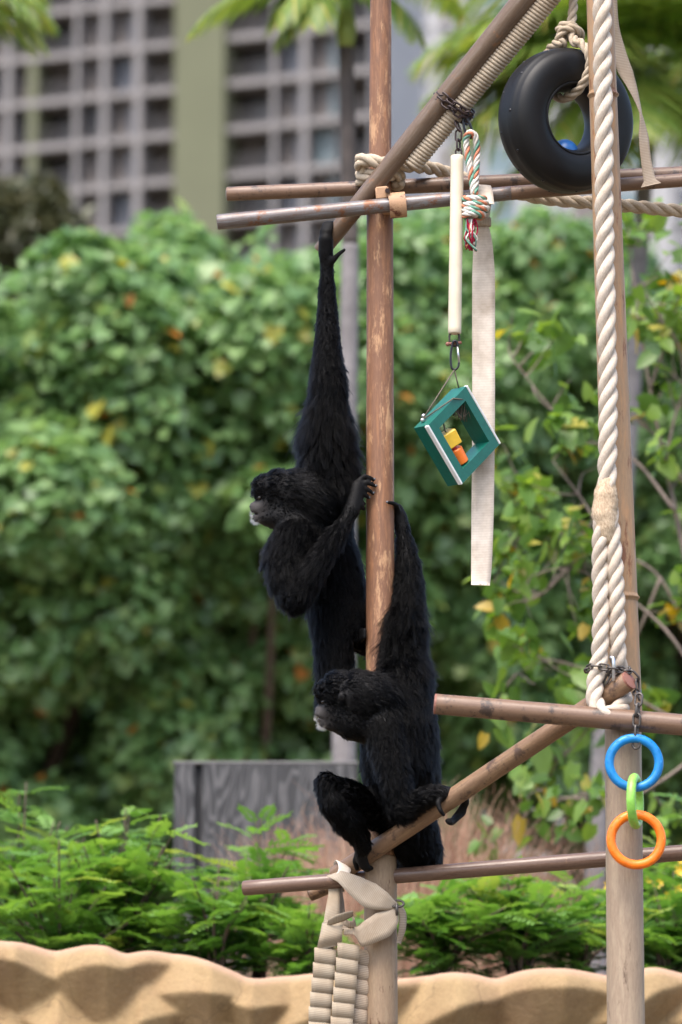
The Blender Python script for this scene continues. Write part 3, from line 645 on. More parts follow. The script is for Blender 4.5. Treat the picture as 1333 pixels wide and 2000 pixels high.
a, c2 = cor[3], cor[0]; o_ = unit(a + c2); d = unit(c2 - a); p0 = gc + (a + c2) / 2 * hd + o_ * .004
b1 = p0 - d * .085 - gn * .012; b2 = p0 - d * .055 + gn * .0 - gn * .03
for q in (b1, b2):
    mb = MB(); sphere(mb, q + o_ * .003, .0075, 10, 8); mb.build('bolt', M['silver'], pz)
apex = Q(888, 722, hang - .03)
mb = MB(); tube(mb, [apex, b1 + o_ * .004], .0026, 6); tube(mb, [apex, gc + gv2 * hd * .98 + gn * .0], .0026, 6); tube(mb, [b1 + o_ * .004, p0 + d * .035 + gn * (th + .004), gc + gv2 * hd * .72 + gn * th * .9], .0026, 6); mb.build('cord', M['cord'], pz)
mb = MB()
for k in range(36):
    s0 = gc + gv2 * hd * .70 + gu2 * (rng.choice([-.022, .012]) + rng.normal(0, .003)) + gn * rng.normal(.01, .006); pp = [s0, s0 + np.array([rng.normal(0, .006), rng.normal(0, .006), -.025]), s0 + np.array([rng.normal(0, .012), rng.normal(0, .01), -.05 - rng.uniform(0, .015)])]; tube(mb, spline(pp, 3), .0009, 4)
o = mb.build('fibre_tuft', M['cord'], pz); tag(o, kind='stuff')
la = gc + gv2 * hd * .05 - gu2 * hd * .34; lb = gc - gv2 * hd * .46 + gu2 * hd * .10; dl = unit(lb - la); sidev = unit(np.cross(dl, gn)); 
mb = MB(); tube(mb, [gc + (cor[3] * .42 + cor[0] * .30) * hd, la, lb, gc + (cor[2] * .52 + cor[1] * .20) * hd], .003, 6); mb.build('axle_cord', M['cord'], pz)
y3 = unit(np.cross(dl, sidev)); mb = MB(); r45 = R(20)
bxx = sidev * math.cos(r45) + y3 * math.sin(r45); byy = -sidev * math.sin(r45) + y3 * math.cos(r45); box(mb, la + dl * .032, bxx * .026, byy * .026, dl * .026, .003); mb.build('yellow_block', M['yellow'], pz, smooth=False)
mb = MB(); tube(mb, [la + dl * .070, la + dl * .073, la + dl * .121, la + dl * .124], [.023, .026, .026, .023], 20); mb.build('orange_block', M['orange'], pz, sharp=40)
mb = MB(); tube(mb, [la + dl * .058, la + dl * .0705], [.009, .009], 10); mb.build('spacer', M['redblock'], pz, sharp=40)
la2 = la - gn * .035 + np.array([-.012, 0, -.045]); mb = MB(); box(mb, la2, bxx * .014, byy * .014, dl * .02, .003); mb.build('red_block', M['redblock'], pz, smooth=False)
# ================================================================== EYE CHAIN, RING CHAIN, RINGS
ec = empty('eye_chain', Q(1190, 1310, RD), 'short steel chain cinched round the spliced rope eye with a silver hook', 'chain')
zc = Q(1189, 1308, RD - .022); chain([zc + np.array([math.cos(q) * .066, math.sin(q) * .044, .006 * math.sin(q * 2)]) for q in np.linspace(2.6, 2.6 + 2 * math.pi, 80)], .0165, .0095, .0034, ec, M['steelchain'])
mb = MB(); tube(mb, spline([Q(1199, 1330, RD - .06), Q(1199, 1300, RD - .068), Q(1198, 1286, RD - .066), Q(1193, 1284, RD - .06)], 5), .0058, 8); mb.build('hook', M['silver'], ec)
rdp = -.715
rc_ = empty('ring_chain', Q(1243, 1340, rdp), 'steel chain hanging from the bar stub down to the blue ring', 'chain')
se = Q(1229, 1329, DYD2(1229)); s1 = se - d2 * .032
chain([s1 + np.array([math.cos(q) * .050, -math.sin(q) * .004, math.sin(q) * .046]) for q in np.linspace(math.pi * 1.02, -.35, 40)] + [Q(1248, 1365, rdp), Q(1244, 1400, rdp), Q(1243, 1462, rdp)], .0205, .0115, .004, rc_, M['steelchain'])
def toyring(name, px, py, Rr, r, u, v, mt, label):
    t_ = empty(name, Q(px, py, rdp) - [0, 0, Rr * PX], label, 'ring toy', 'coloured rings hanging in a chain')
    mb = MB(); ring(mb, Q(px, py, rdp), u, v, Rr * PX, r * PX, n=56, m=14); mb.build('hoop', M[mt], t_)
    W = unit(np.cross(u, v))
    for k in range(14):                                  # moulded ridges
        q = 2 * math.pi * k / 14; e = np.array(u) * math.cos(q) + np.array(v) * math.sin(q); tt = -np.array(u) * math.sin(q) + np.array(v) * math.cos(q)
        mb = MB(); box(mb, Q(px, py, rdp) + e * Rr * PX, tt * .0065, e * r * PX * .5, W * (r * PX * .90), .001); mb.build('moulded_ridge', M[mt], t_)
    return t_
X_ = np.array([1.0, 0, 0]); Z_ = np.array([0, 0, 1.0])
toyring('toy_ring', 1239, 1490, 45.5, 8.4, X_, Z_, 'ringblue', 'blue plastic ring hanging on the steel chain')
q1 = R(76); toyring('toy_ring', 1241, 1565, 43, 8.6, np.array([math.cos(q1), math.sin(q1), 0]), Z_, 'ringgreen', 'translucent green ring linking the blue and orange rings')
toyring('toy_ring', 1243, 1640, 46, 8.6, X_, Z_, 'ringorange', 'orange plastic ring lowest in the hanging chain')
# ================================================================== LOWER STRAPS AND HOSE LADDER
ks = empty('knotted_strap', Q(745, 1780, -.1), 'pale webbing strap wound and shackled round the post under the lower sloping bar', 'strap')
def strap(pts, wv, parent, mt, name='band', th=.004, n=6):
    C_ = spline([Q(*p) for p in pts], n); k = np.arange(len(C_)) / n; W0 = np.array([Q(*w_) - Q(745, 1750, 0) for w_ in [(745 + a, 1750 + b, c) for a, b, c in wv]])
    W_ = np.stack([np.interp(k, np.arange(len(wv)), W0[:, i]) for i in range(3)], 1); mb = MB(); ribbon(mb, C_, W_, th); return mb.build(name, M[mt], parent)
strap([(676, 1716, .05), (664, 1700, .06), (662, 1690, .03), (668, 1686, -.03), (674, 1697, -.06), (668, 1712, -.08)], [(-9, 5, 0), (-9, 4, 0), (-10, -3, 0), (-11, -6, 0), (-12, -2, 0), (-14, 4, 0)], ks, 'web')
strap([(648, 1708, -.05), (664, 1712, -.085), (694, 1730, -.10), (722, 1748, -.105), (746, 1760, -.105), (766, 1768, -.09), (776, 1770, -.075)], [(-10, 3, -.02), (-3, 11, -.01), (-11, 17, 0), (-13, 22, 0), (-11, 17, 0), (-5, 9, 0), (-2, 5, 0)], ks, 'webold')
strap([(776, 1772, -.078), (768, 1790, -.088), (748, 1806, -.098), (722, 1820, -.10), (704, 1829, -.085), (690, 1818, -.05), (672, 1820, -.04)], [(-3, -7, 0), (-10, -14, 0), (-14, -22, 0), (-9, -22, 0), (-4, -20, 0), (-2, -8, .01), (0, -5, .01)], ks, 'webold')
strap([(780, 1768, -.07), (787, 1785, -.06), (786, 1815, -.055), (779, 1842, -.05)], [(5, 0, .01), (7, 0, .012), (7, 0, .012), (4, 1, .01)], ks, 'webgrey')
mb = MB(); ring(mb, Q(776, 1765, -.085), X_, unit(np.array([0, .35, 1])), .021, .0042, .012, n=24, m=8); mb.build('buckle', M['steelchain'], ks)
mb = MB(); tube(mb, [Q(775, 1765, -.10), Q(776, 1788, -.095)], .005, 8); mb.build('pin', M['steelchain'], ks)
HL = -.06
hl = empty('hose_ladder', Q(655, 1990, HL), 'woven fire-hose ladder of pale overlapping loops hanging from the lower crossbar', 'woven hose')
strap([(661, 1742, .125), (655, 1722, .10), (652, 1716, .07), (652, 1722, .04), (653, 1745, .02), (650, 1775, -.02), (648, 1800, -.03)], [(-13, 0, 0), (-13, 0, 0), (-13, 0, 0), (-13, 0, 0), (-11, 0, 0), (-14, 3, 0), (-16, 3, 0)], hl, 'hose', 'hanger')
strap([(660, 1730, .12), (664, 1765, .06), (668, 1795, .0), (672, 1815, -.02)], [(-8, 0, 0), (-9, 0, 0), (-8, 0, .0), (-12, 2, 0)], hl, 'webgrey', 'hanger')
strap([(640, 1803, -.07), (656, 1796, -.09), (674, 1790, -.085), (690, 1784, -.07)], [(-2, 7, .012), (0, 8, .012), (0, 8, .012), (0, 5, .01)], hl, 'hose', 'knot')
strap([(672, 1800, -.06), (684, 1806, -.07), (694, 1803, -.05), (690, 1794, -.03)], [(0, 7, .0), (0, 7, .01), (2, 7, 0), (0, 6, 0)], hl, 'webgrey', 'knot')
strap([(650, 1800, -.06), (648, 1815, -.075), (646, 1832, -.08), (643, 1850, -.06)], [(-20, 2, 0), (-21, 4, 0), (-23, 5, 0), (-24, 5, 0)], hl, 'hose', 'top_loop')
def slat(px, py, w_, h_, dy, tilt, mt, bul=.019):
    mb = MB(); c0 = Q(px, py, dy); ux = unit(np.array([math.cos(tilt), .12, -math.sin(tilt)])) * w_ * PX / 2; C2 = []
    for q in np.linspace(-1.25, 1.25, 11): C2.append(c0 + np.array([0, -math.cos(q) * bul + .006, math.sin(q) * h_ * PX * .53]))
    ribbon(mb, C2, [ux] * 11, .005); return mb.build('slat', M[mt], hl)
for k in range(10):
    y = 1868 + k * 28.5; xs = 636 - 1.35 * k * 2.0 * (1 if k < 6 else .9)
    slat(max(xs, 625), y, 43, 28, HL, R(7 - .6 * k), 'hose')
    slat(max(681 - 2.6 * k, 668), y - 9, 43, 28, HL - .004, R(9 - .9 * k), 'hose')
    slat(max(712 - 2.4 * k, 700), y + 3, 30, 29, HL + .03, R(8), 'webgrey', .014)
for x in (636, 680):
    strap([(x, 1850, HL + .012), (x - 8, 1930, HL + .014), (x - 12, 2060, HL + .014), (x - 14, 2165, HL + .014)], [(-16, 0, 0)] * 4, hl, 'webgrey', 'backing_belt')
# ================================================================== SIAMANGS (signed-distance bodies, fur as curves)
m, t, b = mat('ape_skin'); a_ = node(t, 'ShaderNodeAttribute'); a_.attribute_name = 'muzzle'
n_ = noise(t, coords(t, 'Object'), 70, 5, .65)
c = mixc(t, a_.outputs['Fac'], (.0065, .0062, .0066), (.075, .068, .066)); c = mixc(t, .6, c, ramp(t, n_, [(.3, (.4, .4, .4)), (.7, (1, 1, 1))]), 'MULTIPLY')
t.links.new(c, b.inputs['Base Color']); b.inputs['Roughness'].default_value = .6; b.inputs['Specular IOR Level'].default_value = .12; bump(t, b, n_, .4, .003); M['skin'] = m
def hairmat(name, col, rough=.32, ior=1.155):
    m = bpy.data.materials.new(name); m.use_nodes = True; t = m.node_tree; t.nodes.clear(); h = node(t, 'ShaderNodeBsdfHairPrincipled'); h.parametrization = 'COLOR'
    h.inputs['Color'].default_value = (*col, 1); h.inputs['Roughness'].default_value = rough; h.inputs['Radial Roughness'].default_value = .5
    h.inputs['Random Roughness'].default_value = .3; h.inputs['IOR'].default_value = ior
    o = node(t, 'ShaderNodeOutputMaterial'); t.links.new(h.outputs[0], o.inputs[0]); return m
M['fur'] = hairmat('black_fur', (.0016, .0016, .0019), .28); M['beard'] = hairmat('pale_whiskers', (.15, .125, .10), .4, 1.4)
M['eye'] = simple('dark_eye', (.012, .008, .006), .08)
M['nail'] = simple('grey_nail', (.09, .09, .1), .35)
def wav(P, seed, f):
    r = np.random.default_rng(seed); out = np.zeros_like(P)
    for k in range(6):
        d = r.normal(0, 1, 3); d /= np.linalg.norm(d); out += np.sin((P @ d)[:, None] * f * r.uniform(.6, 1.6) + r.uniform(0, 6.28, 3)) 
    return out / 6
class Ape:
    def __init__(s): s.pr = []; s.ng = 0
    def chain(s, pts, fur=.03, k=.03, flow=1, grav=.3, muz=0.0, lift=.45):
        s.ng += 1; up_ = lambda v: (v + 1.8 if v > 12 else v) * PX
        for p, q in zip(pts[:-1], pts[1:]):
            a = Q(*p[:3]); b = Q(*q[:3]); s.pr.append(dict(t='c', g=s.ng, a=a, b=b, ra=up_(p[3]), rb=up_(q[3]), k=k, fur=fur, flow=unit(b - a) * flow, grav=grav, muz=muz, lift=lift))
        return s
    def ell(s, c, r, rot=0.0, fur=.02, k=.025, flow=(1, 0, 0), grav=.2, muz=0.0, sub=False, lift=.35):
        s.pr.append(dict(t='e', c=Q(*c), r=np.array(r) * PX, rot=rot, k=k, fur=fur, flow=unit(flow), grav=grav, muz=muz, sub=sub, lift=lift)); return s
    @staticmethod
    def dist(p, X):
        if p['t'] == 'c':
            ba = p['b'] - p['a']; L2 = ba.dot(ba) + 1e-12; t = np.clip(((X - p['a']) @ ba) / L2, 0, 1)
            return np.linalg.norm(X - p['a'] - t[..., None] * ba, axis=-1) - (p['ra'] + (p['rb'] - p['ra']) * t)
        d = X - p['c']; c, s_ = math.cos(p['rot']), math.sin(p['rot'])
        x = d[..., 0] * c + d[..., 2] * s_; z = -d[..., 0] * s_ + d[..., 2] * c; l = np.stack([x, d[..., 1], z], -1)
        k0 = np.linalg.norm(l / p['r'], axis=-1); k1 = np.linalg.norm(l / p['r'] ** 2, axis=-1) + 1e-9; return k0 * (k0 - 1) / k1
    def surface(s, h=.0045):
        lo = np.min([np.minimum(p['a'], p['b']) - max(p['ra'], p['rb']) if p['t'] == 'c' else p['c'] - p['r'].max() for p in s.pr], 0) - .02
        hi = np.max([np.maximum(p['a'], p['b']) + max(p['ra'], p['rb']) if p['t'] == 'c' else p['c'] + p['r'].max() for p in s.pr], 0) + .02
        n = np.ceil((hi - lo) / h).astype(int) + 1
        ax = [lo[i] + h * np.arange(n[i]) for i in range(3)]
        f = np.full(n, 1.0, np.float32)
        # local evaluation per primitive
        first = True
        groups = []
        for p in s.pr:
            if p['t'] == 'c' and groups and groups[-1][0].get('g') == p['g']: groups[-1].append(p)
            else: groups.append([p])
        for gp in groups:                       # one limb at a time: its segments join without swelling at the joints
            p = gp[0]; m_ = .05 + p['k']
            if p['t'] == 'c':
                a = np.min([np.minimum(q['a'], q['b']) - max(q['ra'], q['rb']) for q in gp], 0) - m_; b = np.max([np.maximum(q['a'], q['b']) + max(q['ra'], q['rb']) for q in gp], 0) + m_
            else: a = p['c'] - p['r'].max() - m_; b = p['c'] + p['r'].max() + m_
            i0 = np.maximum(((a - lo) / h).astype(int), 0); i1 = np.minimum(((b - lo) / h).astype(int) + 2, n); sl = tuple(slice(i0[i], i1[i]) for i in range(3))
            G = np.stack(np.meshgrid(*[ax[i][sl[i]] for i in range(3)], indexing='ij'), -1).astype(np.float32); d = np.min([s.dist(q, G).astype(np.float32) for q in gp], 0) if len(gp) > 1 else s.dist(p, G).astype(np.float32); k = p['k']; g = f[sl]
            if p.get('sub'): d = -d; hh = np.maximum(k - np.abs(g - d), 0) / k; f[sl] = np.maximum(g, d) + hh * hh * k / 4
            else: hh = np.maximum(k - np.abs(g - d), 0) / k; f[sl] = np.minimum(g, d) - hh * hh * k / 4
        ins = f < 0
        c = np.zeros(np.array(n) - 1, np.int8)
        for dx in (0, 1):
            for dy in (0, 1):
                for dz in (0, 1): c += ins[dx:n[0] - 1 + dx, dy:n[1] - 1 + dy, dz:n[2] - 1 + dz]
        cell = (c > 0) & (c < 8); ids = np.full(cell.shape, -1, np.int64); I = np.argwhere(cell); ids[cell] = np.arange(len(I))
        acc = np.zeros((len(I), 3)); cnt = np.zeros(len(I)); cs = [(x, y, z) for x in (0, 1) for y in (0, 1) for z in (0, 1)]
        val = {q: f[I[:, 0] + q[0], I[:, 1] + q[1], I[:, 2] + q[2]] for q in cs}
        for q in cs:
            for d_ in range(3):
                if q[d_] == 0:
                    q2 = list(q); q2[d_] = 1; q2 = tuple(q2); a, b = val[q], val[q2]; k = (a < 0) != (b < 0)
                    tt = np.where(k, a / np.where(k, a - b, 1), 0); pt = np.tile(np.array(q, float), (len(I), 1)); pt[:, d_] = tt
                    acc[k] += pt[k]; cnt[k] += 1
        V = lo + h * (I + acc / cnt[:, None]); F = []
        for d_ in range(3):
            o1, o2 = [(1, 2), (2, 0), (0, 1)][d_]
            sa = [slice(None)] * 3; sb = [slice(None)] * 3; sa[d_] = slice(0, -1); sb[d_] = slice(1, None)
            A = ins[tuple(sa)]; Bq = ins[tuple(sb)]; E = np.argwhere(A != Bq); E = E[(E[:, o1] > 0) & (E[:, o2] > 0) & (E[:, o1] < n[o1] - 1) & (E[:, o2] < n[o2] - 1)]
            def cid(a1, a2):
                J = E.copy(); J[:, o1] -= a1; J[:, o2] -= a2; return ids[J[:, 0], J[:, 1], J[:, 2]]
            q = np.stack([cid(1, 1), cid(0, 1), cid(0, 0), cid(1, 0)], 1); fl = ~A[E[:, 0], E[:, 1], E[:, 2]]; q[fl] = q[fl][:, ::-1]; F.append(q)
        F = np.concatenate(F)
        # relax a little
        for _ in range(4):
            sm = np.zeros_like(V); ct = np.zeros(len(V))
            for a, b in ((0, 1), (1, 2), (2, 3), (3, 0)):
                np.add.at(sm, F[:, a], V[F[:, b]]); np.add.at(ct, F[:, a], 1); np.add.at(sm, F[:, b], V[F[:, a]]); np.add.at(ct, F[:, b], 1)
            V = V * .5 + .5 * sm / ct[:, None]
        return V, F
    def build(s, root, nhair, seed):
        V, F = s.surface(); Dm = np.stack([np.abs(s.dist(p, V)) if p.get('sub') else s.dist(p, V) for p in s.pr if not p.get('sub')], 1); P_ = [p for p in s.pr if not p.get('sub')]
        mn = Dm.min(1, keepdims=True); W = np.exp(-(Dm - mn) / .007); W /= W.sum(1, keepdims=True)
        fur = W @ np.array([p['fur'] for p in P_]); muz = W @ np.array([p['muz'] for p in P_]); flow = W @ np.array([p['flow'] for p in P_]); grav = W @ np.array([p['grav'] for p in P_]); lift = W @ np.array([p['lift'] for p in P_])
        base = wloc(root); me = mesh('body', V - base, F, M['skin'], None, True, {'muzzle': muz}); o = bpy.data.objects.new('body', me); COL.objects.link(o); o.parent = root
        e1 = V[F[:, 2]] - V[F[:, 0]]; e2 = V[F[:, 3]] - V[F[:, 1]]; fn = np.cross(e1, e2); ar = np.linalg.norm(fn, axis=1); vn = np.zeros_like(V)
        for k in range(4): np.add.at(vn, F[:, k], fn)
        vn /= np.linalg.norm(vn, axis=1)[:, None] + 1e-12
        r = np.random.default_rng(seed); fl = fur[F].mean(1); mz = muz[F].mean(1)
        pw = ar * np.clip(fl / .012, 0, 1) * np.clip(1 - mz * 1.6, 0, 1); pw *= np.clip(.028 / np.maximum(fl, .004), .9, 2.6); pw[fl < .003] = 0; fi = r.choice(len(F), nhair, p=pw / pw.sum())
        w4 = r.dirichlet([1, 1, 1, 1], nhair); idx = F[fi]; g = lambda A: (A[idx] * w4[..., None]).sum(1) if A.ndim == 2 else (A[idx] * w4).sum(1)
        p0, n0, f0, L, gr, lf = g(V), g(vn), g(flow), g(fur), g(grav), g(lift)
        n0 /= np.linalg.norm(n0, axis=1)[:, None]; f0 = f0 + .3 * wav(p0, seed + 1, 18) + .1 * wav(p0, seed + 2, 150); f0 -= n0 * (f0 * n0).sum(1)[:, None]; f0 /= np.linalg.norm(f0, axis=1)[:, None] + 1e-9
        L = L * np.clip(r.normal(1, .22, nhair), .45, 1.7); rnd = r.normal(0, .14, (nhair, 3)); gn_ = nhair // 14; rnd[:gn_] *= 1.9; L[:gn_] *= r.uniform(.85, 1.45, gn_); K = 5; pts = np.zeros((nhair, K, 3)); p = p0 - n0 * .002; pts[:, 0] = p
        lf = lf * np.clip(1 + .15 * wav(p0, seed + 3, 60)[:, 0], .4, 1.8)
        for k in range(1, K):
            q = (k - 1) / (K - 2); d = n0 * (lf * (1 - .65 * q))[:, None] + f0 * (.75 + .25 * q) + rnd + np.array([0, 0, -1.0]) * (gr * q)[:, None]
            # do not grow back into the body
            dn = (d * n0).sum(1); d += n0 * np.maximum(.10 - dn, 0)[:, None]
            d /= np.linalg.norm(d, axis=1)[:, None]; p = p + d * (L / (K - 1))[:, None]; pts[:, k] = p
        # tufts: hairs lean towards a guide hair near their root
        from mathutils.kdtree import KDTree
        ng = nhair // 14; kd = KDTree(ng)
        for i in range(ng): kd.insert(p0[i], i)
        kd.balance(); near = np.array([kd.find(q)[1] for q in p0])
        cl = r.uniform(.35, .85, ng)[near]
        for k in range(1, K):
            q = k / (K - 1); wgt = (cl * q ** 1.2)[:, None]; gl = pts[near, k] - pts[near, 0]
            mine = pts[:, k]; tgt = pts[near, k]; pts[:, k] = mine + (tgt - mine) * wgt * .8
        s.hair(root, 'fur', pts, .00058, M['fur'], o); return o
    @staticmethod
    def hair(root, name, pts, rad, mt, parent):
        n, K, _ = pts.shape; hc = bpy.data.hair_curves.new(name); hc.add_curves([K] * n); base = wloc(root)
        hc.attributes['position'].data.foreach_set('vector', (pts - base).astype(np.float32).reshape(-1))
        a = hc.attributes.get('radius') or hc.attributes.new('radius', 'FLOAT', 'POINT'); a.data.foreach_set('value', np.tile(np.linspace(1, .25, K) * rad, n).astype(np.float32))
        hc.materials.append(mt); o = bpy.data.objects.new(name, hc); COL.objects.link(o); o.parent = parent; o['kind'] = 'stuff'; return o
def beard(root, c, n, rad, dirv, L, parent, seed):
    r = np.random.default_rng(seed); d0 = r.normal(0, 1, (n, 3)); d0 /= np.linalg.norm(d0, axis=1)[:, None]; d0 = d0 + np.array(dirv) * 1.1; d0 /= np.linalg.norm(d0, axis=1)[:, None]
    p = Q(*c) + d0 * np.array(rad) * PX; pts = np.zeros((n, 4, 3)); pts[:, 0] = p
    for k in range(1, 4):
        d = d0 * .6 + np.array(dirv) * .8 + r.normal(0, .15, (n, 3)); p = p + d * (L / 3) * r.uniform(.5, 1.2, (n, 1)); pts[:, k] = p
    Ape.hair(root, 'whiskers', pts, .00042, M['beard'], parent)
def eyeball(px, py, dy, root, r=4.6):
    mb = MB(); sphere(mb, Q(px, py, dy), r * PX, 14, 10); mb.build('eye', M['eye'], root)
def nail(px, py, dy, root, r=2.6):
    mb = MB(); sphere(mb, Q(px, py, dy), [r * PX * 1.2, r * PX * .8, r * PX * .9], 8, 6); mb.build('nail', M['nail'], root)
# ---------------------------------------------------------------- upper ape
up = empty('siamang', Q(655, 1330, .0), 'black long-armed ape hanging by one straight arm from the upper sloping bar', 'ape', 'siamangs on the climbing frame')
A = Ape()
# torso: chest, belly, hips
A.chain([(632, 1020, .035, 48), (634, 1080, .04, 58), (654, 1150, .06, 56), (666, 1215, .07, 44)], fur=.034, k=.05, flow=1)
A.chain([(650, 965, .01, 40), (622, 1030, .02, 44)], fur=.030, k=.04, flow=1)
# straight arm
A.chain([(645, 955, .01, 43), (642, 900, .008, 42), (639, 850, .006, 40), (640, 795, .0, 34), (641, 755, -.004, 33), (640, 695, -.008, 25.5), (640, 620, -.012, 18), (639, 560, -.016, 13.5), (639, 524, -.018, 11.5)], fur=.040, k=.03, flow=-1, grav=.15, lift=.36)
for p in A.pr[-3:]: p['fur'] = .014
for p in A.pr[-8:-5]: p['fur'] = .068; p['lift'] = .75
for p in A.pr[-5:-3]: p['fur'] = .032
dyh = -.02
A.chain([(639, 524, -.018, 12), (637, 496, -.032, 13), (637, 470, -.042, 13)], fur=.006, k=.012, flow=-1)
for k, (dx, dd) in enumerate(((-7.5, .012), (-2.5, -.004), (3, -.012), (8, -.002))):
    A.chain([(637 + dx * .8, 474, -.042 + dd * .4, 5.6), (637 + dx, 452, -.046 + dd * .5, 5.2), (642 + dx * .9, 437, -.022 + dd * .2, 5.0), (650 + dx * .9, 436, .014, 4.6), (654 + dx, 450, .04, 4.2), (651 + dx, 464, .046, 3.8)], fur=0, k=.005, flow=-1)
A.chain([(642, 518, -.03, 7), (653, 506, -.05, 6.5), (661, 497, -.055, 4.8), (673, 488, -.05, 4.0)], fur=0, k=.008)
# near arm: shoulder, elbow, wrist, hand on the post
A.chain([(580, 1056, -.06, 46), (558, 1090, -.095, 38), (560, 1130, -.12, 33.5), (576, 1162, -.135, 26)], fur=.034, k=.04, flow=1)
A.chain([(576, 1162, -.14, 25), (602, 1128, -.14, 24), (637, 1076, -.125, 18), (668, 1031, -.10, 13), (688, 996, -.08, 11.5)], fur=.034, k=.025, flow=-1, grav=.35)
A.pr[-1]['fur'] = .016
A.chain([(688, 996, -.08, 13.5), (694, 972, -.07, 13.5), (698, 952, -.062, 13)], fur=.006, k=.012, flow=-1)
for (x0, y0, x1, y1, x2, y2) in ((700, 940, 712, 930, 731, 937), (702, 949, 716, 942, 734, 950), (702, 959, 715, 954, 729, 964), (700, 968, 711, 965, 721, 973)):
    A.chain([(x0, y0, -.062, 6), (x1, y1, -.064, 5.2), ((x1 + x2) / 2, (y1 + y2) / 2 - 1, -.0600, 4.8), (x2, y2, -.0535, 4.0)], fur=0, k=.005)
A.chain([(696, 980, -.08, 6.5), (706, 986, -.078, 5.2), (711, 995, -.066, 4.2)], fur=0, k=.006); A.chain([(700, 976, -.07, 5), (712, 984, -.06, 4.4)], fur=0, k=.006)
# legs
A.chain([(656, 1205, .05, 42), (653, 1260, .03, 35), (654, 1320, .02, 31), (655, 1370, .03, 30)], fur=.032, k=.045, flow=1)
A.chain([(655, 1370, .03, 29), (690, 1400, .07, 22), (722, 1432, .075, 15), (738, 1442, .072, 11)], fur=.026, k=.02, flow=1)
A.chain([(738, 1442, .072, 11), (758, 1434, .062, 9)], fur=.004, k=.012)
A.chain([(690, 1215, .085, 42), (728, 1236, .135, 34), (762, 1262, .15, 26)], fur=.028, k=.04, flow=1)
A.chain([(762, 1262, .15, 25), (735, 1266, .115, 20), (708, 1258, .06, 14), (705, 1248, .035, 13)], fur=.018, k=.02, flow=1)
for q in range(3): A.chain([(704, 1252 - q * 9, .03, 6), (708, 1248 - q * 8, -.012, 5), (713, 1244 - q * 7, -.036, 4.2)], fur=0, k=.005)
# head, facing left
A.chain([(592, 964, -.03, 45), (575, 962, -.03, 44), (545, 955, -.03, 36), (517, 955, -.03, 24.5)], fur=.020, k=.016, flow=-1, grav=.1, lift=.2)
A.ell((614, 985, -.02), (52, 50, 48), 0, fur=.030, k=.03, flow=(.8, 0, -.7))
A.chain([(560, 992, -.03, 36), (532, 987, -.03, 25)], fur=.012, k=.02, flow=-1, lift=.2)
A.chain([(516, 991, -.03, 18), (506, 994, -.03, 15)], fur=.001, k=.010, flow=-1, muz=1.0)
A.ell((494, 988, -.03), (8, 11, 6.5), R(40), fur=0, k=.006, muz=1.0)
A.chain([(535, 1005, -.03, 19), (520, 1008, -.03, 15)], fur=.010, k=.006, flow=-1)
A.chain([(518, 1009, -.03, 13), (505, 1011, -.03, 11)], fur=.003, k=.006, flow=-1, muz=.75)
A.ell((562, 1014, -.03), (50, 38, 24), R(-4), fur=.009, k=.018, flow=(1, 0, 0), muz=.0, lift=.12)
A.ell((556, 958, -.092), (7, 5, 10), R(-10), fur=.002, k=.006, muz=.12)                                  # ear
for sg in (-1, 1):
    A.ell((499, 973, -.03 + sg * 15 * PX), (11, 9, 6.5), 0, k=.008, sub=True)
    A.ell((488, 991, -.03 + sg * 4.5 * PX), (2.6, 2.6, 2.2), 0, k=.003, sub=True)
A.ell((494, 1003, -.03), (13, 22, 1.6), R(-14), k=.003, sub=True)
ob_ = A.build(up, 115000, 11)
for sg in (-1, 1): eyeball(508, 972, -.03 + sg * 15 * PX, up)
beard(up, (503, 1013, -.03), 170, (11, 13, 9), (-.35, 0, -.6), .009, ob_, 3)
beard(up, (499, 1003, -.03), 90, (9, 14, 7), (-.7, 0, -.4), .006, ob_, 4)
for x, y in ((731, 936), (734, 949), (729, 963), (721, 972)): nail(x + .5, y - .5, -.0565, up)
# ---------------------------------------------------------------- lower ape
lo_ = empty('siamang', Q(790, 1712, .0), 'black ape sitting hunched on the lower sloping bar with one arm raised along the post', 'ape', 'siamangs on the climbing frame')
A = Ape()
A.chain([(782, 1345, -.12, 46), (780, 1420, -.135, 60), (786, 1500, -.135, 57), (792, 1570, -.09, 46), (802, 1620, -.01, 40)], fur=.030, k=.05, flow=1, lift=.3)
A.chain([(756, 1420, -.15, 44), (752, 1490, -.15, 43), (758, 1550, -.13, 38), (776, 1590, -.09, 34)], fur=.026, k=.04, flow=1, lift=.3)
A.chain([(794, 1330, -.09, 38), (806, 1440, -.10, 42), (812, 1520, -.09, 38)], fur=.030, k=.05, flow=1, lift=.3)
# rump and far leg resting on the low crossbar
A.chain([(800, 1620, -.03, 44), (818, 1655, .02, 40), (822, 1672, .045, 36)], fur=.024, k=.04, flow=1)
A.chain([(822, 1672, .045, 34), (796, 1690, .085, 20), (785, 1696, .1, 14)], fur=.02, k=.02, flow=1)
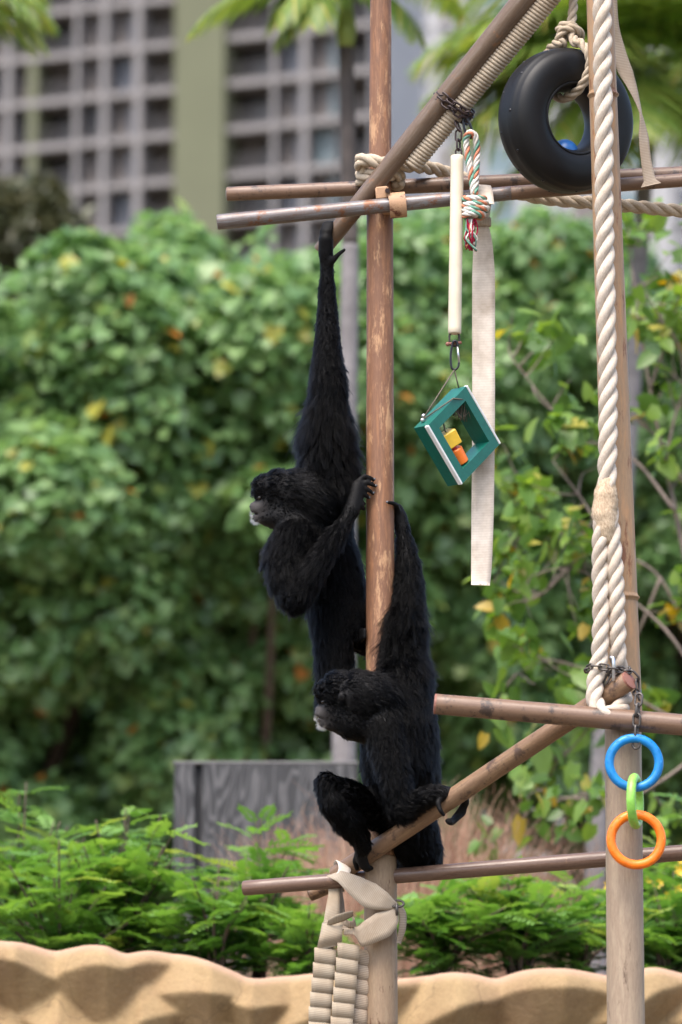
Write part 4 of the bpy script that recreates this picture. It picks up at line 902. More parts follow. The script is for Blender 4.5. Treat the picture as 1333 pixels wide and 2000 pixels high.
# raised arm beside the post
A.chain([(792, 1325, -.09, 38), (788, 1275, -.055, 34), (790, 1225, -.02, 34), (793, 1190, .005, 32), (796, 1150, .012, 27), (796, 1100, .022, 21), (791, 1062, .028, 15.5), (786, 1030, .03, 11.5)], fur=.034, k=.022, flow=-1, grav=.2, lift=.36)
for p in A.pr[-2:]: p['fur'] = .02
for p in A.pr[-7:-4]: p['fur'] = .056; p['lift'] = .65
A.chain([(786, 1030, .03, 13), (781, 1008, .03, 12.5), (777, 994, .03, 11)], fur=.005, k=.012, flow=-1)
A.chain([(777, 1000, .012, 6), (776, 988, -.012, 5.4), (769, 983, -.040, 4.8), (759, 981, -.055, 4.2)], fur=0, k=.006)
for q in range(3): A.chain([(778, 994 + q * 9, .035, 6), (770, 990 + q * 9, .056, 5), (752, 990 + q * 9, .060, 4.6), (735, 992 + q * 9, .056, 4)], fur=0, k=.005)
# near arm
A.chain([(750, 1425, -.215, 38), (762, 1480, -.245, 31), (774, 1535, -.26, 26.5), (785, 1580, -.262, 21)], fur=.028, k=.02, flow=1)
A.chain([(785, 1580, -.262, 20), (812, 1566, -.268, 19.5), (842, 1553, -.268, 15), (860, 1550, -.268, 12)], fur=.022, k=.022, flow=1, grav=.2)
A.chain([(860, 1551, -.265, 13.5), (874, 1550, -.262, 12.5), (886, 1550, -.26, 11)], fur=.005, k=.012)
for q in range(4):
    o_ = q * 7.0
    A.chain([(884 + o_ * .5, 1547 - o_ * .25, -.268 + q * .004, 6.6), (900 + o_ * .3, 1547 + o_ * .0, -.262, 6.2), (911 - o_ * .05, 1563 + o_ * .25, -.215, 6.0), (905 - o_ * .8, 1588 + o_ * .45, -.200, 6.0), (888 - o_ * .3, 1602 + o_ * .25, -.232, 5.6), (874 + o_ * .3, 1603 + o_ * .2, -.262, 5.0)], fur=0, k=.005)
A.chain([(860, 1556, -.28, 7), (856, 1570, -.297, 5.6), (861, 1584, -.302, 4.8), (867, 1592, -.295, 4.2)], fur=0, k=.007)
# near leg: hip, knee, ankle, foot on the bar
A.chain([(796, 1598, -.03, 36), (732, 1582, -.12, 34), (674, 1552, -.215, 27), (641, 1532, -.24, 17)], fur=.020, k=.022, flow=1)
A.chain([(637, 1533, -.24, 17), (652, 1566, -.235, 25), (679, 1603, -.20, 26), (701, 1633, -.165, 17), (710, 1654, -.145, 11)], fur=.020, k=.018, flow=1)
A.chain([(710, 1652, -.145, 13), (706, 1668, -.118, 12), (709, 1684, -.104, 10)], fur=.006, k=.014, flow=1)
for q in range(4): A.chain([(703 + q * 3.6, 1680 + q * 1.0, -.108, 6), (708 + q * 4, 1693 + q * .6, -.098, 5.4), (716 + q * 3.6, 1700 - q * 1.5, -.075, 4.4)], fur=0, k=.005)
A.chain([(700, 1666, -.11, 7), (694, 1682, -.085, 6), (698, 1697, -.06, 5)], fur=.003, k=.008)
# head, facing left and slightly down
A.chain([(712, 1366, -.20, 50), (695, 1362, -.20, 50), (664, 1353, -.20, 39), (640, 1354, -.20, 24)], fur=.020, k=.016, flow=-1, grav=.1, lift=.2)
A.ell((744, 1374, -.17), (50, 52, 54), 0, fur=.030, k=.03, flow=(.8, 0, -.7))
A.chain([(684, 1395, -.20, 40), (655, 1388, -.20, 26)], fur=.013, k=.02, flow=-1, lift=.2)
A.chain([(642, 1393, -.20, 18), (632, 1396, -.20, 15.5)], fur=.001, k=.010, flow=-1, muz=1.0)
A.ell((623, 1385, -.20), (8, 11, 7), R(50), fur=0, k=.006, muz=1.0)
A.chain([(664, 1408, -.20, 20), (650, 1410, -.20, 16)], fur=.010, k=.006, flow=-1)
A.chain([(646, 1411, -.20, 13), (634, 1412, -.20, 11)], fur=.003, k=.006, flow=-1, muz=.75)
A.ell((690, 1414, -.20), (44, 38, 30), R(-25), fur=.012, k=.02, flow=(1, 0, -.3), lift=.15)
A.ell((668, 1360, -.282), (8, 6, 10), R(-10), fur=.004, k=.006, muz=.1)
for sg in (-1, 1):
    A.ell((622, 1371, -.20 + sg * 15 * PX), (11, 9, 6.5), 0, k=.008, sub=True)
    A.ell((617, 1387, -.20 + sg * 4.5 * PX), (2.6, 2.6, 2.2), 0, k=.003, sub=True)
A.ell((621, 1402, -.20), (13, 22, 1.6), R(-16), k=.003, sub=True)
ob_ = A.build(lo_, 125000, 21)
for sg in (-1, 1): eyeball(632, 1371, -.20 + sg * 15 * PX, lo_)
beard(lo_, (632, 1414, -.20), 190, (11, 13, 9), (-.35, 0, -.6), .010, ob_, 5)
beard(lo_, (626, 1402, -.20), 100, (9, 14, 8), (-.8, 0, -.3), .007, ob_, 6)
nail(757, 980.5, -.057, lo_)
# ================================================================== VEGETATION
def leafmat(name, stops, trans=.35, rough=.42, spec=.5):
    m, t, b = mat(name); a = node(t, 'ShaderNodeAttribute'); a.attribute_name = 'lv'
    n = noise(t, coords(t, 'Object'), 9, 3, .5); ad = node(t, 'ShaderNodeMath', operation='MULTIPLY_ADD'); t.links.new(n, ad.inputs[0]); ad.inputs[1].default_value = .12; t.links.new(a.outputs['Fac'], ad.inputs[2])
    c = ramp(t, ad.outputs[0], stops); t.links.new(c, b.inputs['Base Color']); b.inputs['Roughness'].default_value = rough; b.inputs['Specular IOR Level'].default_value = spec
    tr = node(t, 'ShaderNodeBsdfTranslucent'); mx = node(t, 'ShaderNodeMixShader'); mx.inputs[0].default_value = trans
    hs = node(t, 'ShaderNodeHueSaturation'); hs.inputs['Hue'].default_value = .485; hs.inputs['Saturation'].default_value = 1.15; hs.inputs['Value'].default_value = 1.25; t.links.new(c, hs.inputs['Color']); t.links.new(hs.outputs[0], tr.inputs[0])
    t.links.new(b.outputs[0], mx.inputs[1]); t.links.new(tr.outputs[0], mx.inputs[2]); t.links.new(mx.outputs[0], t.nodes['Material Output'].inputs[0]); return m
M['hau'] = leafmat('broad_leaf', [(0, (.055, .115, .042)), (.45, (.145, .265, .092)), (.86, (.25, .38, .145)), (.93, (.36, .42, .09)), (.985, (.55, .44, .07)), (1.0, (.55, .22, .04))], .45, .4, .62)
M['dark_leaf'] = leafmat('olive_needle', [(0, (.035, .045, .018)), (.6, (.07, .075, .03)), (1, (.10, .095, .045))], .2)
M['lime'] = leafmat('lime_leaf', [(0, (.045, .10, .025)), (.5, (.11, .21, .04)), (.9, (.22, .33, .06)), (1, (.42, .30, .05))], .45)
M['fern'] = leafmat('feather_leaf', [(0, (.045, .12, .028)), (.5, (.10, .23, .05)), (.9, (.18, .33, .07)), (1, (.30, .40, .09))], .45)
M['palm'] = leafmat('palm_leaf', [(0, (.05, .11, .022)), (.5, (.13, .23, .045)), (.85, (.25, .32, .07)), (1, (.40, .36, .09))], .4)
M['dry'] = leafmat('dry_grass', [(0, (.22, .115, .075)), (.5, (.38, .23, .16)), (1, (.52, .40, .28))], .3, .7, .2)
M['petal'] = simple('yellow_petal', (.72, .46, .03), .5)
M['bark'] = simple('grey_bark', srgb(122, 108, 98), .85, 0, .3, 14, .5)
M['darkbark'] = simple('brown_bark', srgb(84, 68, 58), .85, 0, .3, 14, .5)
M['palmbark'] = simple('pale_palm_bark', srgb(118, 113, 113), .85, 0, .18, 10, .4)
M['palmdark'] = simple('dark_palm_bark', srgb(74, 66, 62), .85, 0, .25, 10, .4)
M['shaft'] = simple('green_crownshaft', (.22, .28, .06), .5, 0, .2, 6)
HEART_V = np.array([(0, 0, 0), (0, .5, -.03), (0, 1, -.16), (-.36, -.10, .07), (-.52, .32, .08), (-.30, .74, -.02), (.36, -.10, .07), (.52, .32, .08), (.30, .74, -.02)], float)
HEART_F = np.array([(0, 1, 4, 3), (1, 2, 5, 4), (0, 6, 7, 1), (1, 7, 8, 2)])
OVAL_V = np.array([(0, 0, 0), (0, .5, -.02), (0, 1, -.12), (-.22, .22, .04), (-.24, .62, .02), (.22, .22, .04), (.24, .62, .02)], float)
OVAL_F = np.array([(0, 1, 4, 3), (1, 2, 2, 4), (0, 5, 6, 1), (1, 6, 2, 2)])
OVAL_T = [(0, 1, 4, 3), (1, 2, 4), (0, 5, 6, 1), (1, 6, 2)]
def rotmats(Yd, Nd):
    """columns x, y(length), z(normal)"""
    Yd = Yd / (np.linalg.norm(Yd, axis=1)[:, None] + 1e-9); X = np.cross(Yd, Nd); X /= np.linalg.norm(X, axis=1)[:, None] + 1e-9; Z = np.cross(X, Yd); return np.stack([X, Yd, Z], 2)
def instance(TV, TF, P, Rm, s):
    n = len(P); V = np.einsum('nij,kj->nki', Rm, TV) * s[:, None, None] + P[:, None]; F = TF[None] + (np.arange(n) * len(TV))[:, None, None]
    return V.reshape(-1, 3), F.reshape(-1, TF.shape[1])
def leaf_cloud(P, out, r, size, droop=.6, flat=.35):
    """leaf frames for positions P with outward vectors out: blades hang out and down, faces up and out"""
    n = len(P); Yd = out * .6 + r.normal(0, .55, (n, 3)); Yd[:, 2] -= droop; Nd = out * .75 + np.array([0, -.15, .75]) + r.normal(0, flat, (n, 3))
    return rotmats(Yd, Nd), size * np.clip(r.normal(1, .34, n), .4, 1.8)
def put_leaves(parent, name, TV, TF, P, Rm, s, lv, mt, nsingle, r, near=None):
    """the largest-showing leaves as single parts, the rest as one part"""
    n = len(P); order = np.argsort(near if near is not None else P[:, 1] - s * 4)
    single = order[:nsingle]; rest = order[nsingle:]; base = wloc(parent)
    V, F = instance(TV, TF, P[rest] - base, Rm[rest], s[rest]); me = mesh(name, V, F, mt, None, True, {'lv': np.repeat(lv[rest], len(TV))})
    o = bpy.data.objects.new('foliage', me); COL.objects.link(o); o.parent = parent; o['kind'] = 'stuff'
    vs = [mesh('leaf', TV, TF, mt, None, True, {'lv': np.full(len(TV), q)}) for q in (.12, .3, .45, .6, .75, .9, .97)]; qs = np.array((.12, .3, .45, .6, .75, .9, .97))
    from mathutils import Matrix
    for i in single:
        o = bpy.data.objects.new('leaf', vs[int(np.argmin(np.abs(qs - lv[i])))]); COL.objects.link(o); o.parent = parent
        m4 = np.eye(4); m4[:3, :3] = Rm[i] * s[i]; m4[:3, 3] = P[i] - base; o.matrix_local = Matrix(m4.tolist())
def branch_tree(parent, base, tips, mt, r0, seed, name='branch'):
    r = np.random.default_rng(seed); mb = MB(); top = np.mean(tips, 0); fork = base + (top - base) * .38
    tube(mb, spline([base - [0, 0, .15], base + (fork - base) * .5 + r.normal(0, .05, 3), fork], 5), np.linspace(r0 * 1.2, r0 * .8, 11), 8); mb.build('trunk', mt, parent)
    for tp_ in tips:
        mid_ = (fork + tp_) / 2 + r.normal(0, .12, 3) + [0, 0, .08]; mb = MB(); tube(mb, spline([fork, mid_, tp_], 5), np.linspace(r0 * .55, r0 * .16, 11), 6); mb.build(name, mt, parent)
def hau(name, label, xr, yr, Y, seed, ncl, nleaf, size=.112, rad=(.30, .75), topf=None, mt='hau', group='broad-leaved trees behind the climbing frame', nsingle=300, deep=2.0, bark='darkbark', bright=0.0):
    r = np.random.default_rng(seed); cx = at((xr[0] + xr[1]) / 2, 1500, Y)[0]; base = np.array([cx, Y + deep + 1.6, bank_z(cx, Y + deep + 1.6)])
    t_ = empty(name, base, label, 'tree', group); cl = []; P = []; O = []; k = 0
    while len(cl) < ncl and k < 4000:
        k += 1; px = r.uniform(*xr); py = r.uniform(*yr); top = np.interp(px, [p[0] for p in topf], [p[1] for p in topf]) if topf else yr[0]; rd = r.uniform(*rad); pr_ = rd / scale_at(Y)
        if py < top + pr_ * r.uniform(.45, .95): continue
        dpt = r.uniform(0, deep) + 1.7 * min(1, max(0, (py - 1000) / 450)); c = at(px, py, Y + dpt)
        cl.append((c, rd))
    for c, rd in cl:
        n = int(nleaf * (rd / .54) ** 2); d = r.normal(0, 1, (n, 3)); d /= np.linalg.norm(d, axis=1)[:, None]; q = r.uniform(.55, 1.05, n) ** .6
        P.append(c + d * (rd * q)[:, None] * np.array([1, .8, .85])); O.append(d)
    nf = 2600; fx = r.uniform(*xr, nf); fy = r.uniform(*yr, nf); tf = np.interp(fx, [p[0] for p in topf], [p[1] for p in topf]); ok = fy > tf + 25 + r.uniform(0, 40, nf); fd = r.uniform(.7, 2.2, nf)
    P.append(np.array([at(x_, y_, Y + d_ + 1.7 * min(1, max(0, (y_ - 1000) / 450))) for x_, y_, d_ in zip(fx[ok], fy[ok], fd[ok])])); O.append(np.tile([0, -.75, .6], (int(ok.sum()), 1)) + r.normal(0, .35, (int(ok.sum()), 3)))
    P = np.concatenate(P); O = np.concatenate(O); Rm, s = leaf_cloud(P, O, r, size); lv = np.clip(r.normal(.42 + bright, .17, len(P)), 0, .84); sp = r.random(len(P)); lv[sp > .985] = .9; lv[sp > .9935] = .965; lv[sp > .9965] = 1.0
    # prefer leaves on the side facing the frame
    near = P[:, 1] + .35 * (O[:, 1] + 1) - .25 * O[:, 2]; 
    inside = np.abs(P[:, 0]) < 3.4
    near = np.where(inside, near, near + 50)
    put_leaves(t_, 'foliage', HEART_V, HEART_F, P, Rm, s, lv, M[mt], nsingle, r, near)
    tips = [c + [0, .35, 0] for c, rd in cl[::max(1, len(cl) // 14)] if c[2] > base[2] + 2.2]; branch_tree(t_, base, tips, M[bark], .12, seed + 1); return t_
top1 = [(-600, 440), (-300, 470), (-100, 450), (40, 490), (110, 470), (170, 440), (215, 462), (262, 478), (300, 440), (345, 428), (392, 458), (430, 450), (475, 430), (515, 388), (548, 425), (600, 462), (660, 480), (720, 465), (780, 440), (830, 398), (880, 425), (930, 452), (985, 415), (1040, 440), (1100, 420), (1170, 450), (1250, 470), (1340, 540), (1500, 440), (1900, 480)]
hau('broadleaf_tree', 'broad-leaved green tree massed to the left of the pale palm trunk', (-420, 330), (440, 1620), 36.0, 31, 100, 560, topf=top1, bright=.10)
hau('broadleaf_tree', 'broad-leaved green tree directly behind the hanging ape', (250, 740), (430, 1620), 36.6, 32, 88, 560, topf=top1, bright=.08)
hau('broadleaf_tree', 'broad-leaved green tree behind the green diamond toy and cream strap', (690, 1120), (440, 1620), 37.4, 33, 82, 560, topf=top1, size=.108, bright=.08)
hau('broadleaf_tree', 'broad-leaved dark tree behind the right-hand cane pole', (1080, 1800), (470, 1620), 38.0, 34, 90, 540, topf=top1, size=.104, bright=.02)
# shaded thicket behind, one mass
def thicket():
    r = np.random.default_rng(77); n = 16000; P = np.stack([r.uniform(-9, 9, n), r.uniform(41.0, 43.5, n), r.uniform(0, 1, n)], 1); zt = np.array([at(700, 540, 42)[2]])[0]; P[:, 2] = zb - .3 + P[:, 2] * (zt - zb + .3)
    O = np.tile([0, -1.0, .3], (n, 1)); Rm, s = leaf_cloud(P, O, r, .27); V, F = instance(HEART_V, HEART_F, P, Rm, s); me = mesh('thicket', V, F, M['hau'], None, True, {'lv': np.repeat(np.clip(r.normal(.2, .15, n), 0, .8), len(HEART_V))})
    o = bpy.data.objects.new('thicket', me); COL.objects.link(o); tag(o, 'dense shaded thicket of leaves behind the broad-leaved trees', 'thicket', kind='stuff')
thicket()
# olive tree at upper left, far behind
def far_tree(px, py, Y, rx, ry, seed, label, n=9000, sz=.22):
    r = np.random.default_rng(seed); c = at(px, py, Y); k = scale_at(Y); base = np.array([c[0], Y, -.1]); t_ = empty('fine_leaved_tree', base, label, 'tree'); P = []; O = []
    for q in range(26):
        d = r.normal(0, 1, 3); d /= np.linalg.norm(d); cc = c + d * np.array([rx * k, rx * k * .7, ry * k]) * r.uniform(.3, .85); rd = rx * k * .38
        dd = r.normal(0, 1, (n // 26, 3)); dd /= np.linalg.norm(dd, axis=1)[:, None]; P.append(cc + dd * rd * r.uniform(.5, 1.1, (n // 26, 1))); O.append(dd)
    P = np.concatenate(P); O = np.concatenate(O); Rm, s = leaf_cloud(P, O, r, sz, 0.2); V, F = instance(OVAL_V, OVAL_F[:, :3], P - base, Rm, s); 
    F4 = np.concatenate([f for f in (V, )]) if False else None
    Vv, Fq = instance(HEART_V * [.5, 1, 1], HEART_F, P - base, Rm, s); me = mesh('crown', Vv, Fq, M['dark_leaf'], None, True, {'lv': np.repeat(r.uniform(0, 1, len(P)), len(HEART_V))}); o = bpy.data.objects.new('crown', me); COL.objects.link(o); o.parent = t_; o['kind'] = 'stuff'
    mb = MB(); tube(mb, spline([base, base + (c - base) * .5 + [.3, 0, 0], c], 6), np.linspace(.28, .1, 13), 10); mb.build('trunk', M['darkbark'], t_)
far_tree(40, 470, 62, 135, 95, 51, 'olive-brown fine-leaved tree rising behind the broad leaves near the apartment tower')
# ---------------------------------------------------------------- palms
def frond(parent, root, az, el, L, nl, seed, mt='palm', leafL=.34, droop=1.0, name='frond'):
    r = np.random.default_rng(seed); d = np.array([math.cos(az) * math.cos(el), math.sin(az) * math.cos(el), math.sin(el)]); P = [np.asarray(root, float)]; n = 22
    for k in range(n): d = unit(d + np.array([0, 0, -.075 * droop * (.5 + k / n)])); P.append(P[-1] + d * L / n)
    P = np.array(P); mb = MB(); tube(mb, P, np.linspace(.014, .003, len(P)), 5); f = mb.build(name, M['shaft'], parent)
    T = np.gradient(P, axis=0); T /= np.linalg.norm(T, axis=1)[:, None]; tt = np.linspace(.12, .99, nl); Vs = []; Fs = []; lv = []
    for k, q in enumerate(tt):
        i = q * (len(P) - 1); i0 = int(i); p = P[i0] + (P[min(i0 + 1, len(P) - 1)] - P[i0]) * (i - i0); tg = T[i0]; sd_ = unit(np.cross(tg, [0, 0, 1])); up_ = np.cross(sd_, tg)
        for sg in (-1, 1):
            ln = leafL * math.sin(math.pi * (.18 + .74 * q)) * r.uniform(.85, 1.1); dv = unit(sd_ * sg * .85 + tg * .55 + up_ * r.uniform(.0, .25)); w_ = .013; b0 = len(Vs); q_ = p; wv = tg * w_
            for s_ in range(4):
                ww = wv * (1, 1.1, .7, .05)[s_]; Vs += [q_ - ww, q_ + ww]; dv = unit(dv + np.array([0, 0, -.30 * droop])); q_ = q_ + dv * ln / 3
            Fs += [[b0 + 2 * s_, b0 + 2 * s_ + 1, b0 + 2 * s_ + 3, b0 + 2 * s_ + 2] for s_ in range(3)]; lv += [min(1, max(0, r.normal(.45, .16) + .25 * q))] * 8
    me = mesh('leaflets', np.array(Vs) - wloc(parent), np.array(Fs), M[mt], None, True, {'lv': lv}); o = bpy.data.objects.new('leaflets', me); COL.objects.link(o); o.parent = f
def palm(pts, Y, label, fr, w0, w1, seed, shaftpx=110, L=1.27, dark=True, rings=True, leafL=.34, mtb='palmbark'):
    P = [at(x, y, Y) for x, y in pts]; base = np.array([P[0][0], Y, bank_z(P[0][0], Y) - .05]); t_ = empty('palm_tree', base, label, 'palm'); r = np.random.default_rng(seed)
    path = resample(spline([base] + P, 8), .03); n = len(path); k = scale_at(Y)
    rad = np.linspace(w0, w1, n) * k / 2 * (1 + .035 * np.sin(np.arange(n) * 2.1) ** 4); mb = MB(); cut = int(n * .80) if dark else n
    tube(mb, path[:cut], rad[:cut], 14); mb.build('trunk', M[mtb], t_)
    if dark: mb = MB(); tube(mb, path[cut - 1:], rad[cut - 1:] * 1.01, 14); mb.build('upper_trunk', M['palmdark'], t_)
    tp_ = path[-1]; mb = MB(); sh = spline([tp_ - [0, 0, .01], tp_ + [0, 0, shaftpx * k * .5], tp_ + [0, 0, shaftpx * k]], 5); tube(mb, sh, np.interp(np.arange(11), [0, 3, 10], [w1 * k * .55, w1 * k * .75, w1 * k * .35]), 12); mb.build('crownshaft', M['shaft'], t_)
    for i, (az, el, Lm, dr) in enumerate(fr): frond(t_, sh[-1] - [0, 0, .01 * (i % 3)], R(az), R(el), L * Lm, 46, seed * 100 + i, leafL=leafL, droop=dr)
    return t_
palm([(672, 1500), (676, 1000), (683, 600), (684, 430), (680, 250), (676, 90)], 24.5, 'slender palm with pale lower trunk standing behind the hanging ape', [(186, 14, .80, .8), (214, 22, .50, 1.5), (200, 5, .42, 1.3), (170, 62, .8, 1.2), (240, 15, .45, 1.5), (330, 12, .5, 1.4), (300, 50, 1, 1.2), (20, 55, 1, 1.2), (340, 40, 1, 1.3), (90, 60, 1, 1), (130, 50, 1, 1.1), (50, 45, 1, 1.1), (270, 62, .9, 1.3)], 54, 29, 5)
palm([(1165, 1700), (1190, 1300), (1232, 800), (1255, 420), (1272, 170)], 27.0, 'leaning palm with broad yellow-green fronds behind the tyre', [(185, 28, 1.0, .9), (200, 5, 1.05, .8), (170, 45, 1, .9), (220, -15, .95, .8), (180, -20, .95, .7), (240, 20, 1, .9), (160, 12, 1, .8), (260, -10, .8, .8), (300, 10, 1, .9), (330, -10, 1, .9), (0, 20, 1, .9), (20, 40, 1, .9), (350, 55, 1, .9), (280, 40, 1, .9), (100, 40, 1, .9), (60, 20, 1, .9), (210, 35, 1, .9), (195, -35, .8, .6), (340, -30, .8, .7), (230, -40, .7, .6), (310, -40, .7, .6), (192, 18, 1.1, .8), (186, 8, 1.0, .6), (196, 14, 1.05, .7), (176, 22, 1.1, .8), (202, 2, .95, .6), (184, 30, 1.0, .7), (178, 35, 1.15, .9), (188, 52, 1.1, 1.0), (205, 22, .9, .8), (165, 28, 1.1, .9), (345, 25, 1, .8), (10, 5, 1, .7), (250, 45, .9, 1), (290, 60, 1, 1), (215, 60, 1, 1), (325, 35, 1, .9)], 46, 30, 6, 40, L=1.45, dark=False, leafL=.7)
palm([(-260, 1500), (-250, 900), (-240, 300), (-235, 60)], 27, 'palm off past the tower whose long frond tip droops at the top left corner', [(0, 22, .82, 1.0), (-12, 30, .82, 1.1), (8, 36, .86, 1.1), (-5, 12, .74, .8), (300, 20, .85, 1.6), (250, 15, .9, 1.6), (180, 30, 1, 1.3), (210, 20, 1, 1.3), (90, 50, 1, 1), (40, 45, 1, 1), (140, 40, 1, 1), (320, 10, .8, 1.5)], 40, 28, 7, 60, L=1.5, leafL=.45, dark=False)
# ---------------------------------------------------------------- twiggy tree at right
def twig_tree():
    Y = 20.2; r = np.random.default_rng(91); base = np.array([at(1400, 1700, Y)[0], Y, bank_z(at(1400, 1700, Y)[0], Y)]); t_ = empty('twiggy_tree', base, 'twiggy small tree with grey bare branches and lime leaves beside the cane pole', 'tree')
    B = [[(1400, 1500), (1370, 1250), (1320, 1000), (1270, 760), (1240, 560), (1225, 470)], [(1370, 1300), (1290, 1130), (1200, 1080), (1120, 1060), (1040, 1045), (985, 1090)], [(1380, 1350), (1300, 1230), (1200, 1150), (1110, 1110), (1020, 1130)], [(1390, 1450), (1290, 1390), (1180, 1330), (1080, 1290), (1000, 1320)], [(1370, 1250), (1340, 900), (1333, 700), (1290, 620), (1255, 560)], [(1320, 1000), (1240, 900), (1150, 860), (1080, 800), (1000, 700)], [(1300, 900), (1330, 780), (1400, 650)], [(1290, 1130), (1240, 1250), (1150, 1420), (1060, 1520)], [(1390, 1450), (1300, 1520), (1220, 1560), (1110, 1560), (1020, 1590)], [(1270, 760), (1310, 640), (1333, 560)], [(1340, 950), (1290, 860), (1250, 830)], [(1200, 1080), (1140, 980), (1080, 900)], [(1110, 1110), (1060, 1160), (1010, 1180)], [(1120, 1060), (1060, 1010), (1020, 940)]]
    tips = []
    for i, bb in enumerate(B):
        P = [at(x, y, Y + .18 * math.sin(i * 2.1) + .05 * k * math.cos(i)) for k, (x, y) in enumerate(bb)]
        if i in (0, 1, 2, 3, 8): P = [base] + P if i == 0 else P
        S_ = spline(P, 6); mb = MB(); tube(mb, S_, np.linspace(.022 if i == 0 else .0105, .003, len(S_)), 6); br = mb.build('branch', M['bark'], t_)
        mb = MB()
        for q in range(10 if len(bb) > 3 else 5):
            j = r.integers(len(S_) // 3, len(S_)); p = S_[j]; d = unit(np.gradient(S_, axis=0)[j] + r.normal(0, .05, 3)); d = unit(d + r.normal(0, .65, 3) * [1, .6, 1]); pp = [p]
            for s_ in range(4): d = unit(d + r.normal(0, .22, 3)); pp.append(pp[-1] + d * r.uniform(.04, .09))
            tube(mb, spline(pp, 3), np.linspace(.0045, .0015, 13), 4); tips.append((pp[-1], d)); tips.append((pp[2], d))
        if mb.V: o = mb.build('twigs', M['bark'], br); o['kind'] = 'stuff'
        tips.append((S_[-1], unit(S_[-1] - S_[-3])))
    r.shuffle(tips); P = []; O = []
    for p, d in tips:
        if r.random() < .40: continue
        for q in range(r.integers(3, 10)): P.append(p + r.normal(0, .045, 3)); O.append(unit(d + r.normal(0, .7, 3)))
    P = np.array(P); O = np.array(O); Rm, s = leaf_cloud(P, O, r, .085, .4, .5); lv = np.clip(r.normal(.5, .2, len(P)), 0, .9); lv[r.random(len(P)) > .96] = 1
    put_leaves(t_, 'foliage', HEART_V * [.72, 1, 1], HEART_F, P, Rm, s, lv, M['lime'], 300, r)
twig_tree()
# ---------------------------------------------------------------- feathery shrubs behind the wall
def frond_mesh(seed, lv, npair=10, L=.27):
    r = np.random.default_rng(seed); Vs = []; Fs = []; P = [np.zeros(3)]; d = np.array([0, 1.0, .12])
    for k in range(12): d = unit(d + [0, 0, -.055]); P.append(P[-1] + d * L / 12)
    P = np.array(P)
    for k in range(12):
        b0 = len(Vs); w_ = .0022; Vs += [P[k] + [-w_, 0, 0], P[k] + [w_, 0, 0], P[k + 1] + [w_, 0, 0], P[k + 1] + [-w_, 0, 0]]; Fs.append([b0, b0 + 1, b0 + 2, b0 + 3])
    for j in range(npair):
        q = .18 + .80 * j / (npair - 1); i = min(int(q * 12), 11); p = P[i] + (P[i + 1] - P[i]) * (q * 12 - i); ln = .072 * math.sin(math.pi * (.25 + .6 * q)) * r.uniform(.9, 1.1)
        for sg in (-1, 1):
            dv = unit(np.array([sg * .95, .45, .22 - .25 * q + r.normal(0, .08)])); wv = unit(np.cross(dv, [0, 0, 1])) * .0125; b0 = len(Vs); e = p + dv * ln + [0, 0, -.010]
            mid_ = p + dv * ln * .5; Vs += [p, mid_ - wv, e, mid_ + wv]; Fs.append([b0, b0 + 1, b0 + 2, b0 + 3])
    p = P[-1]; b0 = len(Vs); Vs += [p, p + [-.009, .025, 0], p + [0, .055, -.01], p + [.009, .025, 0]]; Fs.append([b0, b0 + 1, b0 + 2, b0 + 3])
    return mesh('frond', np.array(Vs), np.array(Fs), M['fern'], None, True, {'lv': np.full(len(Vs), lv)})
FR = [frond_mesh(i, lv) for i, lv in enumerate((.15, .3, .4, .5, .6, .72, .85, .95))]
from mathutils import Matrix
